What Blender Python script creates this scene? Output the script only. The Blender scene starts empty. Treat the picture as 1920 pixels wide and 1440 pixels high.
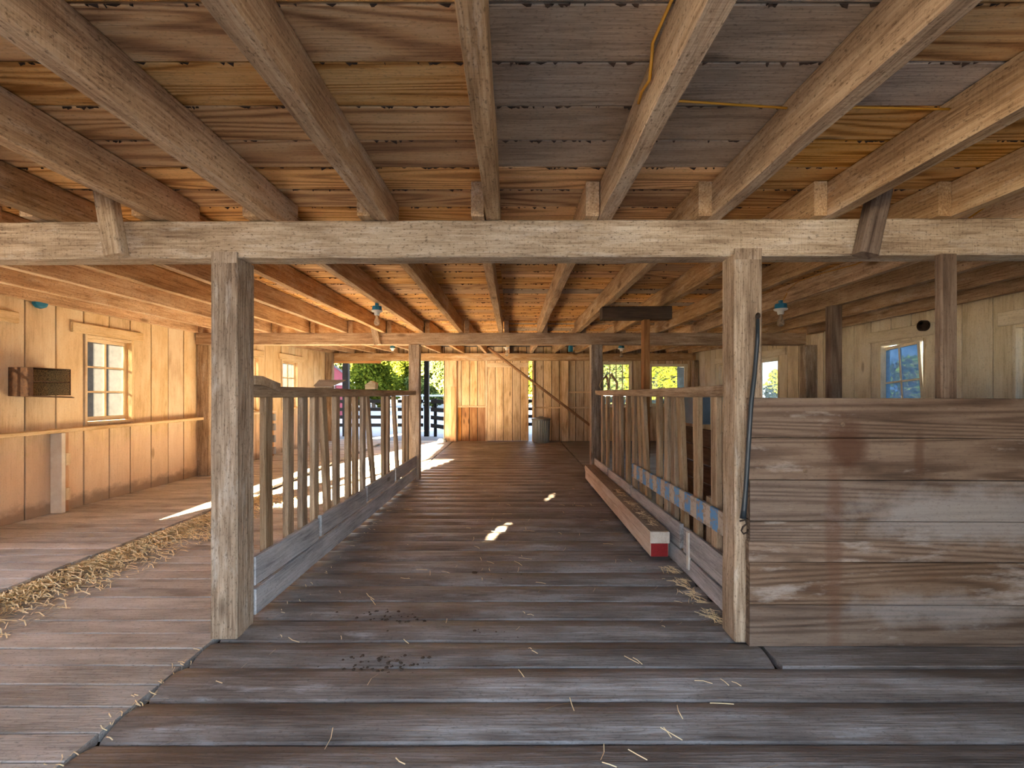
import bpy, math, random
import numpy as np
from mathutils import Vector, Matrix
random.seed(7)
rng = np.random.default_rng(7)
C = bpy.context.scene.collection
F, H0, HY = 853.0, 1.333, 740.0          # focal length in px (1920 wide), eye height, horizon row


def P(px, py, Y):
    return Vector(((px - 960) / F * Y, Y, H0 - (py - HY) / F * Y))


# ---------------------------------------------------------------- mesh builder
class MB:
    def __init__(s):
        s.v, s.f, s.gc, s.rn, s.mi = [], [], [], [], []

    def _add(s, vs, fs, gcs, rnd=None, mi=0):
        b = len(s.v)
        r = random.random() if rnd is None else rnd
        s.v += [tuple(p) for p in vs]
        s.gc += [tuple(g) for g in gcs]
        s.rn += [r] * len(vs)
        s.f += [tuple(i + b for i in f) for f in fs]
        s.mi += [mi] * len(fs)

    def timber(s, p0, p1, w, t, up=(0, 0, 1), ch=0.004, seg=1, jit=0.0, rnd=None, mi=0, hump=0.0, bow=0.0):
        """a sawn stick from p0 to p1: w wide across, t deep along up; chamfered long edges, optional wobble"""
        p0, p1, up = Vector(p0), Vector(p1), Vector(up)
        d = p1 - p0
        L = d.length
        d.normalize()
        sd = d.cross(up)
        sd.normalize()
        u = sd.cross(d)
        u.normalize()
        a, b = w / 2, t / 2
        c = min(ch, a * .45, b * .45)
        prof = [(-a + c, -b), (a - c, -b), (a, -b + c), (a, b - c)]
        if hump:
            for k in range(5):
                q = (a - c) * (1 - k / 2)
                prof.append((q, b + hump * (1 - (q / a) ** 2)))
        else:
            prof += [(a - c, b), (-a + c, b)]
        prof += [(-a, b - c), (-a, -b + c)]
        n = len(prof)
        vs, gs, fs = [], [], []
        for i in range(seg + 1):
            tt = i / seg
            base = p0 + d * (L * tt) + u * (bow * math.sin(math.pi * tt))
            j1, j2 = random.uniform(-jit, jit), random.uniform(-jit, jit)
            for (x, y) in prof:
                vs.append(base + sd * (x + j1 + random.uniform(-jit, jit) * .4) + u * (y + j2 + random.uniform(-jit, jit) * .4))
                gs.append((L * tt, x, y))
        for i in range(seg):
            for k in range(n):
                k2 = (k + 1) % n
                fs.append((i * n + k, i * n + k2, (i + 1) * n + k2, (i + 1) * n + k))
        fs.append(tuple(reversed(range(n))))
        fs.append(tuple(seg * n + k for k in range(n)))
        s._add(vs, fs, gs, rnd, mi)

    def box(s, x0, x1, y0, y1, z0, z1, ch=0.003, rnd=None, mi=0, axis=None, seg=1, jit=0.0):
        """axis-aligned board, grain along its longest side (or axis)"""
        d = [x1 - x0, y1 - y0, z1 - z0]
        ax = max(range(3), key=lambda i: d[i]) if axis is None else axis
        cx, cy, cz = (x0 + x1) / 2, (y0 + y1) / 2, (z0 + z1) / 2
        if ax == 0:
            s.timber((x0, cy, cz), (x1, cy, cz), d[1], d[2], (0, 0, 1), ch, seg, jit, rnd, mi)
        elif ax == 1:
            s.timber((cx, y0, cz), (cx, y1, cz), d[0], d[2], (0, 0, 1), ch, seg, jit, rnd, mi)
        else:
            s.timber((cx, cy, z0), (cx, cy, z1), d[0], d[1], (0, 1, 0), ch, seg, jit, rnd, mi)

    def quad(s, a, b, c, d, rnd=None, mi=0):
        s._add([a, b, c, d], [(0, 1, 2, 3)], [a, b, c, d], rnd, mi)

    def tube(s, pts, r, n=8, rnd=None, mi=0, caps=True):
        pts = [Vector(p) for p in pts]
        rs = r if isinstance(r, (list, tuple)) else [r] * len(pts)
        vs, gs, fs = [], [], []
        L = 0
        prev = None
        for i, p in enumerate(pts):
            d = (pts[min(i + 1, len(pts) - 1)] - pts[max(i - 1, 0)]).normalized()
            if prev is None:
                ref = Vector((0, 0, 1)) if abs(d.z) < .9 else Vector((1, 0, 0))
                x = d.cross(ref).normalized()
            else:
                x = (prev - d * prev.dot(d)).normalized()
            prev = x
            y = d.cross(x)
            if i:
                L += (p - pts[i - 1]).length
            for k in range(n):
                an = 2 * math.pi * k / n
                vs.append(p + (x * math.cos(an) + y * math.sin(an)) * rs[i])
                gs.append((L, rs[i] * math.cos(an), rs[i] * math.sin(an)))
        for i in range(len(pts) - 1):
            for k in range(n):
                k2 = (k + 1) % n
                fs.append((i * n + k, i * n + k2, (i + 1) * n + k2, (i + 1) * n + k))
        if caps:
            fs.append(tuple(reversed(range(n))))
            fs.append(tuple((len(pts) - 1) * n + k for k in range(n)))
        s._add(vs, fs, gs, rnd, mi)

    def lathe(s, o, prof, n=24, flute=0.0, nf=0, rnd=None, mi=0):
        o = Vector(o)
        vs, gs, fs = [], [], []
        for (r, z) in prof:
            for k in range(n):
                an = 2 * math.pi * k / n
                rr = r * (1 + (flute * (1 if math.cos(nf * an) > 0 else -1) if nf and r > .05 else 0))
                vs.append(o + Vector((rr * math.cos(an), rr * math.sin(an), z)))
                gs.append((z, an * r, r))
        for i in range(len(prof) - 1):
            for k in range(n):
                k2 = (k + 1) % n
                fs.append((i * n + k, i * n + k2, (i + 1) * n + k2, (i + 1) * n + k))
        if prof[0][0] > 1e-4:
            fs.append(tuple(reversed(range(n))))
        if prof[-1][0] > 1e-4:
            fs.append(tuple((len(prof) - 1) * n + k for k in range(n)))
        s._add(vs, fs, gs, rnd, mi)

    def prism(s, poly, d, rnd=None, mi=0):
        """closed outline poly (3-D points) pushed along d"""
        n = len(poly)
        d = Vector(d)
        a = [Vector(p) for p in poly]
        vs = a + [p + d for p in a]
        fs = [tuple(range(n)), tuple(reversed(range(n, 2 * n)))]
        for k in range(n):
            k2 = (k + 1) % n
            fs.append((k2, k, k + n, k2 + n))
        s._add(vs, fs, vs, rnd, mi)

    def build(s, name, mat, parent=None, origin=(0, 0, 0), smooth=False):
        o = Vector(origin)
        me = bpy.data.meshes.new(name)
        me.from_pydata([(x - o.x, y - o.y, z - o.z) for x, y, z in s.v], [], s.f)
        mats = mat if isinstance(mat, (list, tuple)) else [mat]
        for m in mats:
            me.materials.append(m)
        if len(mats) > 1:
            me.polygons.foreach_set('material_index', s.mi)
        a = me.attributes.new('gc', 'FLOAT_VECTOR', 'POINT')
        a.data.foreach_set('vector', np.array(s.gc, dtype=np.float32).ravel())
        a = me.attributes.new('rnd', 'FLOAT', 'POINT')
        a.data.foreach_set('value', np.array(s.rn, dtype=np.float32))
        import bmesh
        bm = bmesh.new()
        bm.from_mesh(me)
        bmesh.ops.recalc_face_normals(bm, faces=bm.faces)
        bm.to_mesh(me)
        bm.free()
        if smooth:
            me.polygons.foreach_set('use_smooth', [True] * len(me.polygons))
        ob = bpy.data.objects.new(name, me)
        C.objects.link(ob)
        if parent is not None:
            ob.parent = parent
            ob.location = o - parent_base(parent)
        else:
            ob.location = o
        return ob


def parent_base(p):
    v = Vector(p.location)
    while p.parent is not None:
        p = p.parent
        v = v + Vector(p.location)
    return v


def tag(o, label, cat, group=None, kind=None):
    o['label'] = label
    o['category'] = cat
    if group:
        o['group'] = group
    if kind:
        o['kind'] = kind
    return o


def empty(name, loc, label, cat, group=None, kind=None):
    o = bpy.data.objects.new(name, None)
    C.objects.link(o)
    o.location = loc
    o.empty_display_size = .1
    return tag(o, label, cat, group, kind)


# ---------------------------------------------------------------- materials
class NT:
    def __init__(s, name):
        s.m = bpy.data.materials.new(name)
        s.m.use_nodes = True
        s.t = s.m.node_tree
        s.t.nodes.clear()
        s.out = s.t.nodes.new('ShaderNodeOutputMaterial')

    def n(s, ty, **kw):
        nd = s.t.nodes.new('ShaderNode' + ty)
        for k, v in kw.items():
            setattr(nd, k, v)
        return nd

    def set(s, sock, v):
        if isinstance(v, bpy.types.NodeSocket):
            s.t.links.new(v, sock)
        else:
            sock.default_value = v

    def math(s, op, a, b=0.0, c=None, clamp=False):
        nd = s.n('Math', operation=op, use_clamp=clamp)
        s.set(nd.inputs[0], a)
        s.set(nd.inputs[1], b)
        if c is not None:
            s.set(nd.inputs[2], c)
        return nd.outputs[0]

    def vmul(s, v, sc):
        nd = s.n('VectorMath', operation='MULTIPLY')
        s.set(nd.inputs[0], v)
        s.set(nd.inputs[1], sc)
        return nd.outputs[0]

    def vadd(s, v, w):
        nd = s.n('VectorMath', operation='ADD')
        s.set(nd.inputs[0], v)
        s.set(nd.inputs[1], w)
        return nd.outputs[0]

    def noise(s, v, scale, detail=2.0, rough=.55, dist=0.0):
        nd = s.n('TexNoise')
        s.set(nd.inputs['Vector'], v)
        nd.inputs['Scale'].default_value = scale
        nd.inputs['Detail'].default_value = detail
        nd.inputs['Roughness'].default_value = rough
        nd.inputs['Distortion'].default_value = dist
        return nd.outputs['Fac']

    def ramp(s, f, stops):
        nd = s.n('ValToRGB')
        el = nd.color_ramp.elements
        while len(el) < len(stops):
            el.new(.5)
        for e, (p, c) in zip(el, stops):
            e.position = p
            e.color = (*c, 1) if len(c) == 3 else c
        s.set(nd.inputs[0], f)
        return nd.outputs[0]

    def step(s, f, a, b):
        nd = s.n('MapRange')
        nd.clamp = True
        s.set(nd.inputs[0], f)
        nd.inputs[1].default_value = a
        nd.inputs[2].default_value = b
        return nd.outputs[0]

    def mix(s, f, a, b, mode='MIX'):
        nd = s.n('Mix', data_type='RGBA', blend_type=mode)
        s.set(nd.inputs[0], f)
        s.set(nd.inputs[6], (*a, 1) if isinstance(a, tuple) and len(a) == 3 else a)
        s.set(nd.inputs[7], (*b, 1) if isinstance(b, tuple) and len(b) == 3 else b)
        return nd.outputs[2]

    def attr(s, name):
        return s.n('Attribute', attribute_name=name)

    def finish(s, col, rough=.8, bump=None, bs=.3, bd=.01, metal=0.0, spec=.3):
        b = s.n('BsdfPrincipled')
        s.set(b.inputs['Base Color'], (*col, 1) if isinstance(col, tuple) else col)
        s.set(b.inputs['Roughness'], rough)
        b.inputs['Metallic'].default_value = metal
        b.inputs['Specular IOR Level'].default_value = spec
        if bump is not None:
            bn = s.n('Bump')
            bn.inputs['Strength'].default_value = bs
            bn.inputs['Distance'].default_value = bd
            s.set(bn.inputs['Height'], bump)
            s.t.links.new(bn.outputs[0], b.inputs['Normal'])
        s.t.links.new(b.outputs[0], s.out.inputs[0])
        return s.m


def grain_vec(t):
    gc = t.attr('gc').outputs['Vector']
    rnd = t.attr('rnd').outputs['Fac']
    oi = t.n('ObjectInfo').outputs['Random']
    r = t.math('FRACT', t.math('ADD', rnd, t.math('MULTIPLY', oi, 7.31)))
    cmb = t.n('CombineXYZ')
    t.set(cmb.inputs[0], t.math('MULTIPLY', r, 61.0))
    t.set(cmb.inputs[1], t.math('MULTIPLY', r, 23.0))
    t.set(cmb.inputs[2], t.math('MULTIPLY', r, 37.0))
    return t.vadd(gc, cmb.outputs[0]), r, gc


def wood(name, dark, mid, light, ring=.5, ringf=42.0, rsc=(.4, 4.2, 4.2), fiber=.4, blotch=.5, var=.35, wear=None, wear_amt=.0,
         wear_th=.55, speck=.0, rough=.8, spec=.25, bs=.35, stain=None, stain_th=.6, saw=0.0, hue=None, knots=True, marks=()):
    t = NT(name)
    v, r, gc = grain_vec(t)
    n1 = t.noise(t.vmul(v, rsc), 1.0, 1.5, .45, .3)
    rg = t.math('SINE', t.math('MULTIPLY', n1, ringf))
    rg = t.math('MULTIPLY_ADD', rg, .5, .5)
    rg = t.math('POWER', rg, 1.6)
    fb = t.noise(t.vmul(v, (5, 95, 95)), 1.0, 2.5, .6)
    bl = t.noise(t.vmul(v, (1.6, 4.5, 4.5)), 1.0, 5, .62)
    tot = ring + fiber + blotch
    val = t.math('MULTIPLY', t.math('SUBTRACT', 1.0, rg), ring / tot)
    val = t.math('MULTIPLY_ADD', t.step(fb, .28, .72), fiber / tot, val)
    val = t.math('MULTIPLY_ADD', t.step(bl, .3, .7), blotch / tot, val)
    col = t.ramp(val, [(.12, dark), (.5, mid), (.88, light)])
    hs = t.n('HueSaturation')
    t.set(hs.inputs['Value'], t.math('MULTIPLY_ADD', r, var, 1 - var / 2))
    t.set(hs.inputs['Saturation'], t.math('MULTIPLY_ADD', t.math('FRACT', t.math('MULTIPLY', r, 7.7)), .3, .85))
    t.set(hs.inputs['Color'], col)
    col = hs.outputs[0]
    if hue is not None:                      # a second board colour for part of the boards
        col = t.mix(t.math('MULTIPLY', t.math('GREATER_THAN', t.math('FRACT', t.math('MULTIPLY', r, 5.3)), hue[0]), hue[2]), col, hue[1])
    if stain is not None:
        sn = t.noise(t.vmul(v, (.9, 2.0, 2.0)), 1.0, 4, .6)
        col = t.mix(t.math('MULTIPLY', t.step(sn, stain_th, stain_th + .12), .75), col, stain)
    if wear is not None:
        wn = t.noise(t.vmul(v, (3.0, 14, 14)), 1.0, 6, .68)
        wb = t.noise(t.vmul(v, (.8, 1.4, 1.4)), 1.0, 2)
        wf = t.step(t.math('ADD', wn, t.math('MULTIPLY_ADD', wb, .5, -.25)), wear_th, wear_th + .16)
        col = t.mix(t.math('MULTIPLY', wf, wear_amt), col, wear)
    if marks:                                # stains and worn patches with a place of their own on this object
        oc = t.n('TexCoord').outputs['Object']
        so_ = t.n('SeparateXYZ')
        t.set(so_.inputs[0], oc)
        mn = t.noise(t.vmul(oc, (6, 6, 9)), 1.0, 5, .65)
        for (cx, cz, rx, rz, mc, amt) in marks:
            ex = t.math('DIVIDE', t.math('SUBTRACT', so_.outputs[0], cx), rx)
            ez = t.math('DIVIDE', t.math('SUBTRACT', so_.outputs[2], cz), rz)
            dd = t.math('SQRT', t.math('ADD', t.math('MULTIPLY', ex, ex), t.math('MULTIPLY', ez, ez)))
            dd = t.math('ADD', dd, t.math('MULTIPLY_ADD', mn, 1.6, -.8))
            col = t.mix(t.math('MULTIPLY', t.step(dd, 1.1, .5), amt), col, mc)
    if speck:
        sp = t.noise(t.vmul(v, (48, 100, 100)), 1.0, 3, .72)
        col = t.mix(t.math('MULTIPLY', t.step(sp, .55, .68), speck), col, (dark[0] * .5, dark[1] * .5, dark[2] * .5))
    if knots:
        vo = t.n('TexVoronoi')
        t.set(vo.inputs['Vector'], t.vmul(v, (1.1, 3.2, 3.2)))
        vo.inputs['Scale'].default_value = 1.0
        col = t.mix(t.math('MULTIPLY', t.step(vo.outputs['Distance'], .11, .05), .7), col, (dark[0] * .55, dark[1] * .5, dark[2] * .45))
    h = t.math('MULTIPLY_ADD', fb, .7, t.math('MULTIPLY', rg, -.18))
    if saw:
        sw = t.noise(t.vmul(v, (70, 6, 6)), 1.0, 2, .6)
        h = t.math('MULTIPLY_ADD', sw, saw, h)
    rv = t.math('MULTIPLY_ADD', bl, .25, rough - .12)
    return t.finish(col, rv, h, bs, .012, 0, spec)


def plain(name, col, rough=.6, metal=0.0, spec=.4, noise_amt=.0, noise_scale=20, dark=None, bump=0.0, th=(.35, .7)):
    t = NT(name)
    if not noise_amt:
        return t.finish(col, rough, None, metal=metal, spec=spec)
    co = t.n('TexCoord').outputs['Object']
    nz = t.noise(co, noise_scale, 5, .65)
    c = t.mix(t.math('MULTIPLY', t.step(nz, *th), noise_amt), col, dark or tuple(x * .4 for x in col))
    return t.finish(c, rough, nz if bump else None, bump, .01, metal, spec)


M = {}
M['ceil'] = wood('ceiling planks', (.25, .10, .03), (.64, .34, .125), (.82, .53, .25), ring=.7, ringf=110, rsc=(.28, 4.0, 4.0), fiber=.4, blotch=.4, var=.35,
                 wear=(.66, .5, .34), wear_amt=.35, wear_th=.62, rough=.75, speck=.35)
M['ceil_grey'] = wood('grey ceiling planks', (.22, .16, .11), (.42, .315, .225), (.55, .43, .315), ring=.25, ringf=50, fiber=.5, blotch=.6, var=.25,
                      wear=(.5, .42, .33), wear_amt=.4, wear_th=.6, speck=.5)
M['chaff'] = plain('chaff', (.055, .03, .018), .95)
M['dark'] = plain('dark gap', (.012, .008, .005), .95)
M['joist'] = wood('rough joist', (.22, .12, .055), (.48, .31, .17), (.68, .50, .31), ring=.25, ringf=40, fiber=.7, blotch=.6, var=.3,
                  wear=(.70, .57, .43), wear_amt=.55, wear_th=.54, speck=.7, saw=.6, bs=.35, rough=.85)
M['beam'] = wood('whitewashed beam', (.19, .12, .07), (.46, .35, .235), (.66, .56, .42), ring=.15, ringf=36, fiber=.6, blotch=.7, var=.15,
                 wear=(.78, .71, .60), wear_amt=.5, wear_th=.52, speck=.7, saw=.8, bs=.55, rough=.85)
M['post'] = wood('weathered post', (.12, .075, .045), (.32, .235, .16), (.52, .41, .30), ring=.3, ringf=36, fiber=.8, blotch=.6, var=.2,
                 wear=(.66, .6, .52), wear_amt=.55, wear_th=.56, speck=.6, bs=.55, rough=.85)
M['newpost'] = wood('orange post', (.3, .12, .04), (.55, .28, .11), (.7, .42, .2), ring=.4, ringf=45, fiber=.5, blotch=.4, var=.15)
M['wall'] = wood('painted wall boards', (.52, .35, .18), (.74, .56, .34), (.82, .68, .47), ring=.12, ringf=50, fiber=.3, blotch=.9, var=.16,
                 wear=(.40, .24, .10), wear_amt=.5, wear_th=.66, speck=.28, rough=.75, bs=.2, knots=True,
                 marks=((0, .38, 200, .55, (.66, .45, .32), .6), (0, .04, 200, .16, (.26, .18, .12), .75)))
M['walltrim'] = wood('painted trim', (.50, .33, .16), (.72, .55, .33), (.82, .68, .46), ring=.1, fiber=.4, blotch=.7, var=.12,
                     wear=(.36, .2, .09), wear_amt=.6, wear_th=.62, speck=.4, rough=.75, bs=.2, knots=False)
M['wallr'] = wood('paler wall boards', (.48, .38, .24), (.72, .62, .44), (.82, .74, .58), ring=.1, ringf=50, fiber=.4, blotch=.8, var=.18,
                  wear=(.30, .19, .1), wear_amt=.5, wear_th=.64, speck=.4, rough=.75, bs=.2)
M['far'] = wood('far wall boards', (.32, .19, .09), (.64, .46, .28), (.80, .64, .44), ring=.3, ringf=40, fiber=.5, blotch=.7, var=.3,
                wear=(.22, .12, .06), wear_amt=.5, wear_th=.62, speck=.4)
M['farlow'] = wood('brown lower boards', (.13, .055, .02), (.28, .135, .055), (.40, .22, .1), ring=.3, fiber=.5, blotch=.7, var=.2)
M['floor'] = wood('worn platform planks', (.065, .053, .047), (.175, .152, .14), (.33, .315, .315), ring=.22, ringf=34, fiber=.5, blotch=.8, var=.25,
                  wear=(.46, .47, .50), wear_amt=.5, wear_th=.6, speck=.5, rough=.47, spec=.6, bs=.45,
                  stain=(.10, .065, .045), stain_th=.58, knots=False)
M['floor_left'] = wood('dusty floor planks', (.2, .185, .17), (.43, .41, .39), (.61, .595, .575), ring=.15, ringf=30, fiber=.5, blotch=.9, var=.22,
                       wear=(.55, .48, .4), wear_amt=.5, wear_th=.6, speck=.55, rough=.68, spec=.4, bs=.4,
                       stain=(.14, .10, .075), stain_th=.6, knots=False)
M['part'] = wood('partition planks', (.07, .04, .025), (.155, .098, .063), (.245, .17, .118), ring=.6, ringf=175, rsc=(.16, 3.6, 3.6), fiber=.45, blotch=.5, var=.3,
                 wear=(.47, .41, .36), wear_amt=.55, wear_th=.58, speck=.25, rough=.62, spec=.35, stain=(.12, .05, .02), stain_th=.66,
                 marks=((-1.34, 1.06, .12, .17, (.075, .028, .012), .8), (-1.40, .55, .05, .75, (.12, .055, .03), .5), (-.62, .7, .7, .17, (.36, .33, .31), .55), (-.85, .2, .5, .1, (.36, .33, .31), .4), (-.95, 1.02, .03, .14, (.09, .04, .02), .6), (.2, .8, .3, .2, (.36, .33, .31), .5)))
M['rail'] = wood('weathered rail', (.16, .10, .055), (.36, .255, .16), (.52, .40, .27), ring=.3, ringf=40, fiber=.7, blotch=.5, var=.3,
                 wear=(.55, .46, .36), wear_amt=.45, wear_th=.56, speck=.4)
M['kick'] = wood('grey kick board', (.17, .17, .175), (.38, .385, .40), (.56, .57, .59), ring=.2, ringf=36, fiber=.6, blotch=.7, var=.25,
                 wear=(.58, .56, .54), wear_amt=.5, wear_th=.56, speck=.4, rough=.7)
M['lumber'] = wood('new lumber', (.38, .29, .22), (.58, .50, .42), (.72, .66, .59), ring=.25, ringf=40, fiber=.4, blotch=.6, var=.1, speck=.2)
M['lumbertop'] = wood('dusty lumber top', (.14, .105, .075), (.27, .215, .165), (.36, .3, .24), ring=.1, fiber=.5, blotch=.8, var=.1, speck=.5)
M['palepaint'] = plain('chalky white paint', (.74, .68, .58), .8, noise_amt=.5, noise_scale=12, dark=(.5, .4, .3))
M['red'] = plain('red end paint', (.30, .012, .014), .7, noise_amt=.5, noise_scale=60)
M['blue_board'] = None
M['tape'] = plain('white board', (.7, .68, .62), .7, noise_amt=.4, noise_scale=20)
M['blue'] = plain('blue plastic', (.012, .20, .36), .45, spec=.5)
M['porc'] = plain('porcelain', (.80, .78, .74), .3)
M['rubber'] = plain('black rubber', (.02, .028, .035), .4, spec=.5)
M['iron'] = plain('rusty iron', (.05, .032, .022), .6, .6, noise_amt=.6, noise_scale=80)
M['rust'] = plain('rusted sheet', (.15, .075, .035), .8, .0, noise_amt=.85, noise_scale=26, dark=(.045, .02, .015), bump=.4)
M['speckled'] = plain('light-speckled rust', (.62, .40, .17), .8, noise_amt=.92, noise_scale=110, dark=(.045, .025, .018), th=(.50, .58))  # rust with the speckled light inside the box painted into its colour
M['galv'] = plain('galvanised steel', (.25, .26, .245), .45, .6, noise_amt=.45, noise_scale=9, dark=(.2, .19, .17))
M['cable'] = plain('yellow cable', (.62, .30, .03), .45)
M['straw'] = plain('straw', (.90, .76, .48), .8, noise_amt=.5, noise_scale=9, dark=(.66, .5, .25))
M['mud'] = plain('mud', (.07, .048, .034), .95, noise_amt=.5, noise_scale=30)
M['leather'] = plain('leather strap', (.42, .29, .14), .6, noise_amt=.4, noise_scale=40)
M['knot'] = plain('wood knot', (.20, .13, .08), .7, noise_amt=.7, noise_scale=60)
M['tarp'] = plain('blue grey sheet', (.16, .25, .36), .5, noise_amt=.4, noise_scale=6)
M['white'] = plain('white plastic', (.62, .66, .70), .5, noise_amt=.3, noise_scale=8)
M['slim'] = wood('dark slim post', (.07, .04, .025), (.17, .11, .07), (.28, .2, .14), ring=.5, ringf=60, fiber=.6, blotch=.5, var=.15, speck=.4)
M['junk'] = wood('dark manger wood', (.04, .026, .018), (.10, .065, .042), (.16, .11, .075), ring=.3, fiber=.6, blotch=.6)
M['fence'] = wood('dark fence board', (.008, .007, .008), (.018, .017, .019), (.032, .032, .037), ring=.2, fiber=.6, blotch=.6, var=.2)
M['redbarn'] = plain('red barn paint', (.16, .028, .04), .8, noise_amt=.3, noise_scale=3)
M['whitepaint'] = plain('white paint', (.30, .31, .33), .7, noise_amt=.2, noise_scale=4)
M['roofing'] = plain('dark roofing', (.06, .06, .07), .8)
M['gravel'] = plain('pale gravel', (.17, .175, .185), .95, noise_amt=.6, noise_scale=2.2, dark=(.09, .1, .12), bump=.4)
M['bark'] = plain('bark', (.09, .065, .045), .95, noise_amt=.6, noise_scale=6)


def leaf_mat(name, a, b, trans=.35):
    t = NT(name)
    r = t.attr('rnd').outputs['Fac']
    col = t.ramp(r, [(0, a), (1, b)])
    d = t.n('BsdfDiffuse')
    t.set(d.inputs[0], col)
    tr = t.n('BsdfTranslucent')
    t.set(tr.inputs[0], col)
    mx = t.n('MixShader')
    mx.inputs[0].default_value = trans
    t.t.links.new(d.outputs[0], mx.inputs[1])
    t.t.links.new(tr.outputs[0], mx.inputs[2])
    t.t.links.new(mx.outputs[0], t.out.inputs[0])
    return t.m


M['leaf'] = leaf_mat('yellow green leaves', (.022, .04, .006), (.16, .175, .018))
M['leaf2'] = leaf_mat('grey green leaves', (.022, .04, .012), (.14, .165, .05))
M['leaf3'] = leaf_mat('bright hedge leaves', (.03, .05, .004), (.18, .19, .012))


def glass_mat(name, dirt, col, tint=(.92, .94, .94)):
    t = NT(name)
    co = t.n('TexCoord').outputs['Object']
    nz = t.noise(co, 7.0, 6, .7)
    tr = t.n('BsdfTransparent')
    tr.inputs[0].default_value = (*tint, 1)
    df = t.n('BsdfTranslucent')
    df.inputs[0].default_value = (*col, 1)
    d2 = t.n('BsdfDiffuse')
    d2.inputs[0].default_value = (*col, 1)
    m0 = t.n('MixShader')
    m0.inputs[0].default_value = .3
    t.t.links.new(df.outputs[0], m0.inputs[1])
    t.t.links.new(d2.outputs[0], m0.inputs[2])
    m1 = t.n('MixShader')
    t.set(m1.inputs[0], t.math('MULTIPLY_ADD', t.step(nz, .35, .7), .35, dirt))
    t.t.links.new(tr.outputs[0], m1.inputs[1])
    t.t.links.new(m0.outputs[0], m1.inputs[2])
    gl = t.n('BsdfGlossy')
    gl.inputs['Roughness'].default_value = .08
    m2 = t.n('MixShader')
    m2.inputs[0].default_value = .05
    t.t.links.new(m1.outputs[0], m2.inputs[1])
    t.t.links.new(gl.outputs[0], m2.inputs[2])
    t.t.links.new(m2.outputs[0], t.out.inputs[0])
    return t.m


M['glass'] = glass_mat('dusty window glass', .42, (.20, .205, .21), (.22, .225, .23))
M['glassr'] = glass_mat('dim window glass', .38, (.13, .19, .26), (.2, .28, .36))
M['glassc'] = glass_mat('clear window glass', .06, (.3, .36, .36), (.7, .72, .72))
M['bulb'] = glass_mat('bulb glass', .25, (.75, .65, .52))


def blue_board_mat():
    t = NT('worn blue and white painted board')
    v, r, gc = grain_vec(t)
    sx = t.n('SeparateXYZ')
    t.set(sx.inputs[0], gc)
    w = t.math('FRACT', t.math('MULTIPLY_ADD', sx.outputs[0], 4.55, .15))
    blue = t.step(t.math('ABSOLUTE', t.math('SUBTRACT', w, .5)), .27, .24)
    wear = t.noise(t.vmul(v, (14, 26, 26)), 1.0, 6, .7)
    col = t.mix(blue, (.50, .46, .40), (.13, .34, .66))
    col = t.mix(t.step(wear, .50, .58), col, (.36, .29, .22))
    return t.finish(col, .75, wear, .4)


M['blue_board'] = blue_board_mat()

# ---------------------------------------------------------------- key levels
XL, XR, YF, YN = -5.0, 5.05, 12.5, -1.0          # side walls, far wall, wall behind the camera
Y1, Y2, Y3 = 2.5, 7.15, 12.35                    # crossbeam fronts
B1B, B1T, B2B, B2T = 2.09, 2.294, 2.12, 2.305
HB, HT = 2.26, 2.46                              # far header
JH = .19


def zjb(y):
    if y < Y1:
        return B1T
    if y < Y2:
        return B1T + (B2T - B1T) * (y - Y1) / (Y2 - Y1)
    return B2T + (HT - B2T) * (y - Y2) / (Y3 - Y2)


def zf(y):
    return max(0.0, (y - 7.0) * .011)


ST = 'structure'

# ---------------------------------------------------------------- floor
m = MB()
y = 1.755 - .246 * 12
while y < YF:
    w = .246 + random.uniform(-.006, .006)
    yc = y + w / 2
    x1 = 1.30 if yc > 2.23 else XR
    z = zf(yc)
    tilt = random.uniform(-.004, .004)
    m.timber((-1.6, yc, z - .038 + tilt), (x1, yc, z - .038 + random.uniform(-.004, .004)), w - .011, .04, ch=.006, seg=6, jit=.0018, hump=.028)
    y += w
fl = m.build('floor', M['floor'])
tag(fl, 'worn plank walkway floor down the middle of the barn between the railings', 'floor', None, ST)
m = MB()
y = -1.2
while y < YF:
    w = .149 + random.uniform(-.006, .006)
    z = zf(y)
    m.timber((-3.37, y + w / 2, z - .021), (-1.63, y + w / 2, z - .021 + random.uniform(-.002, .002)), w - .006, .04, seg=5, jit=.0012, ch=.004)
    m.timber((XL, y + w / 2 + .05, z + .024), (-3.385 + random.uniform(-.012, .012), y + w / 2 + .05, z + .024), w - .006, .04, seg=5, jit=.0012, ch=.004)
    y += w
fs = m.build('floor', M['floor_left'])
tag(fs, 'dusty plank floor of the side aisle beside the windowed shelf wall', 'floor', None, ST)
m = MB()
y = 2.235
while y < YF:
    w = .2
    m.timber((1.33, y + w / 2, zf(y) - .022), (XR, y + w / 2, zf(y) - .022), w - .004, .04, seg=4, jit=.0012, ch=.004)
    y += w
fr = m.build('floor', M['floor'])
tag(fr, 'dark plank floor of the aisle behind the solid plank partition', 'floor', None, ST)
m = MB()
m.box(XL, XR, YN, 7, -.2, -.06)
m.prism([(XL, 7, -.2), (XL, 7, -.06), (XL, YF + .1, -.0), (XL, YF + .1, -.2)], (XR - XL, 0, 0))
sub = m.build('floor', M['mud'])
tag(sub, 'dark earth showing in the gaps under the floor planks', 'floor', None, ST)

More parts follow.
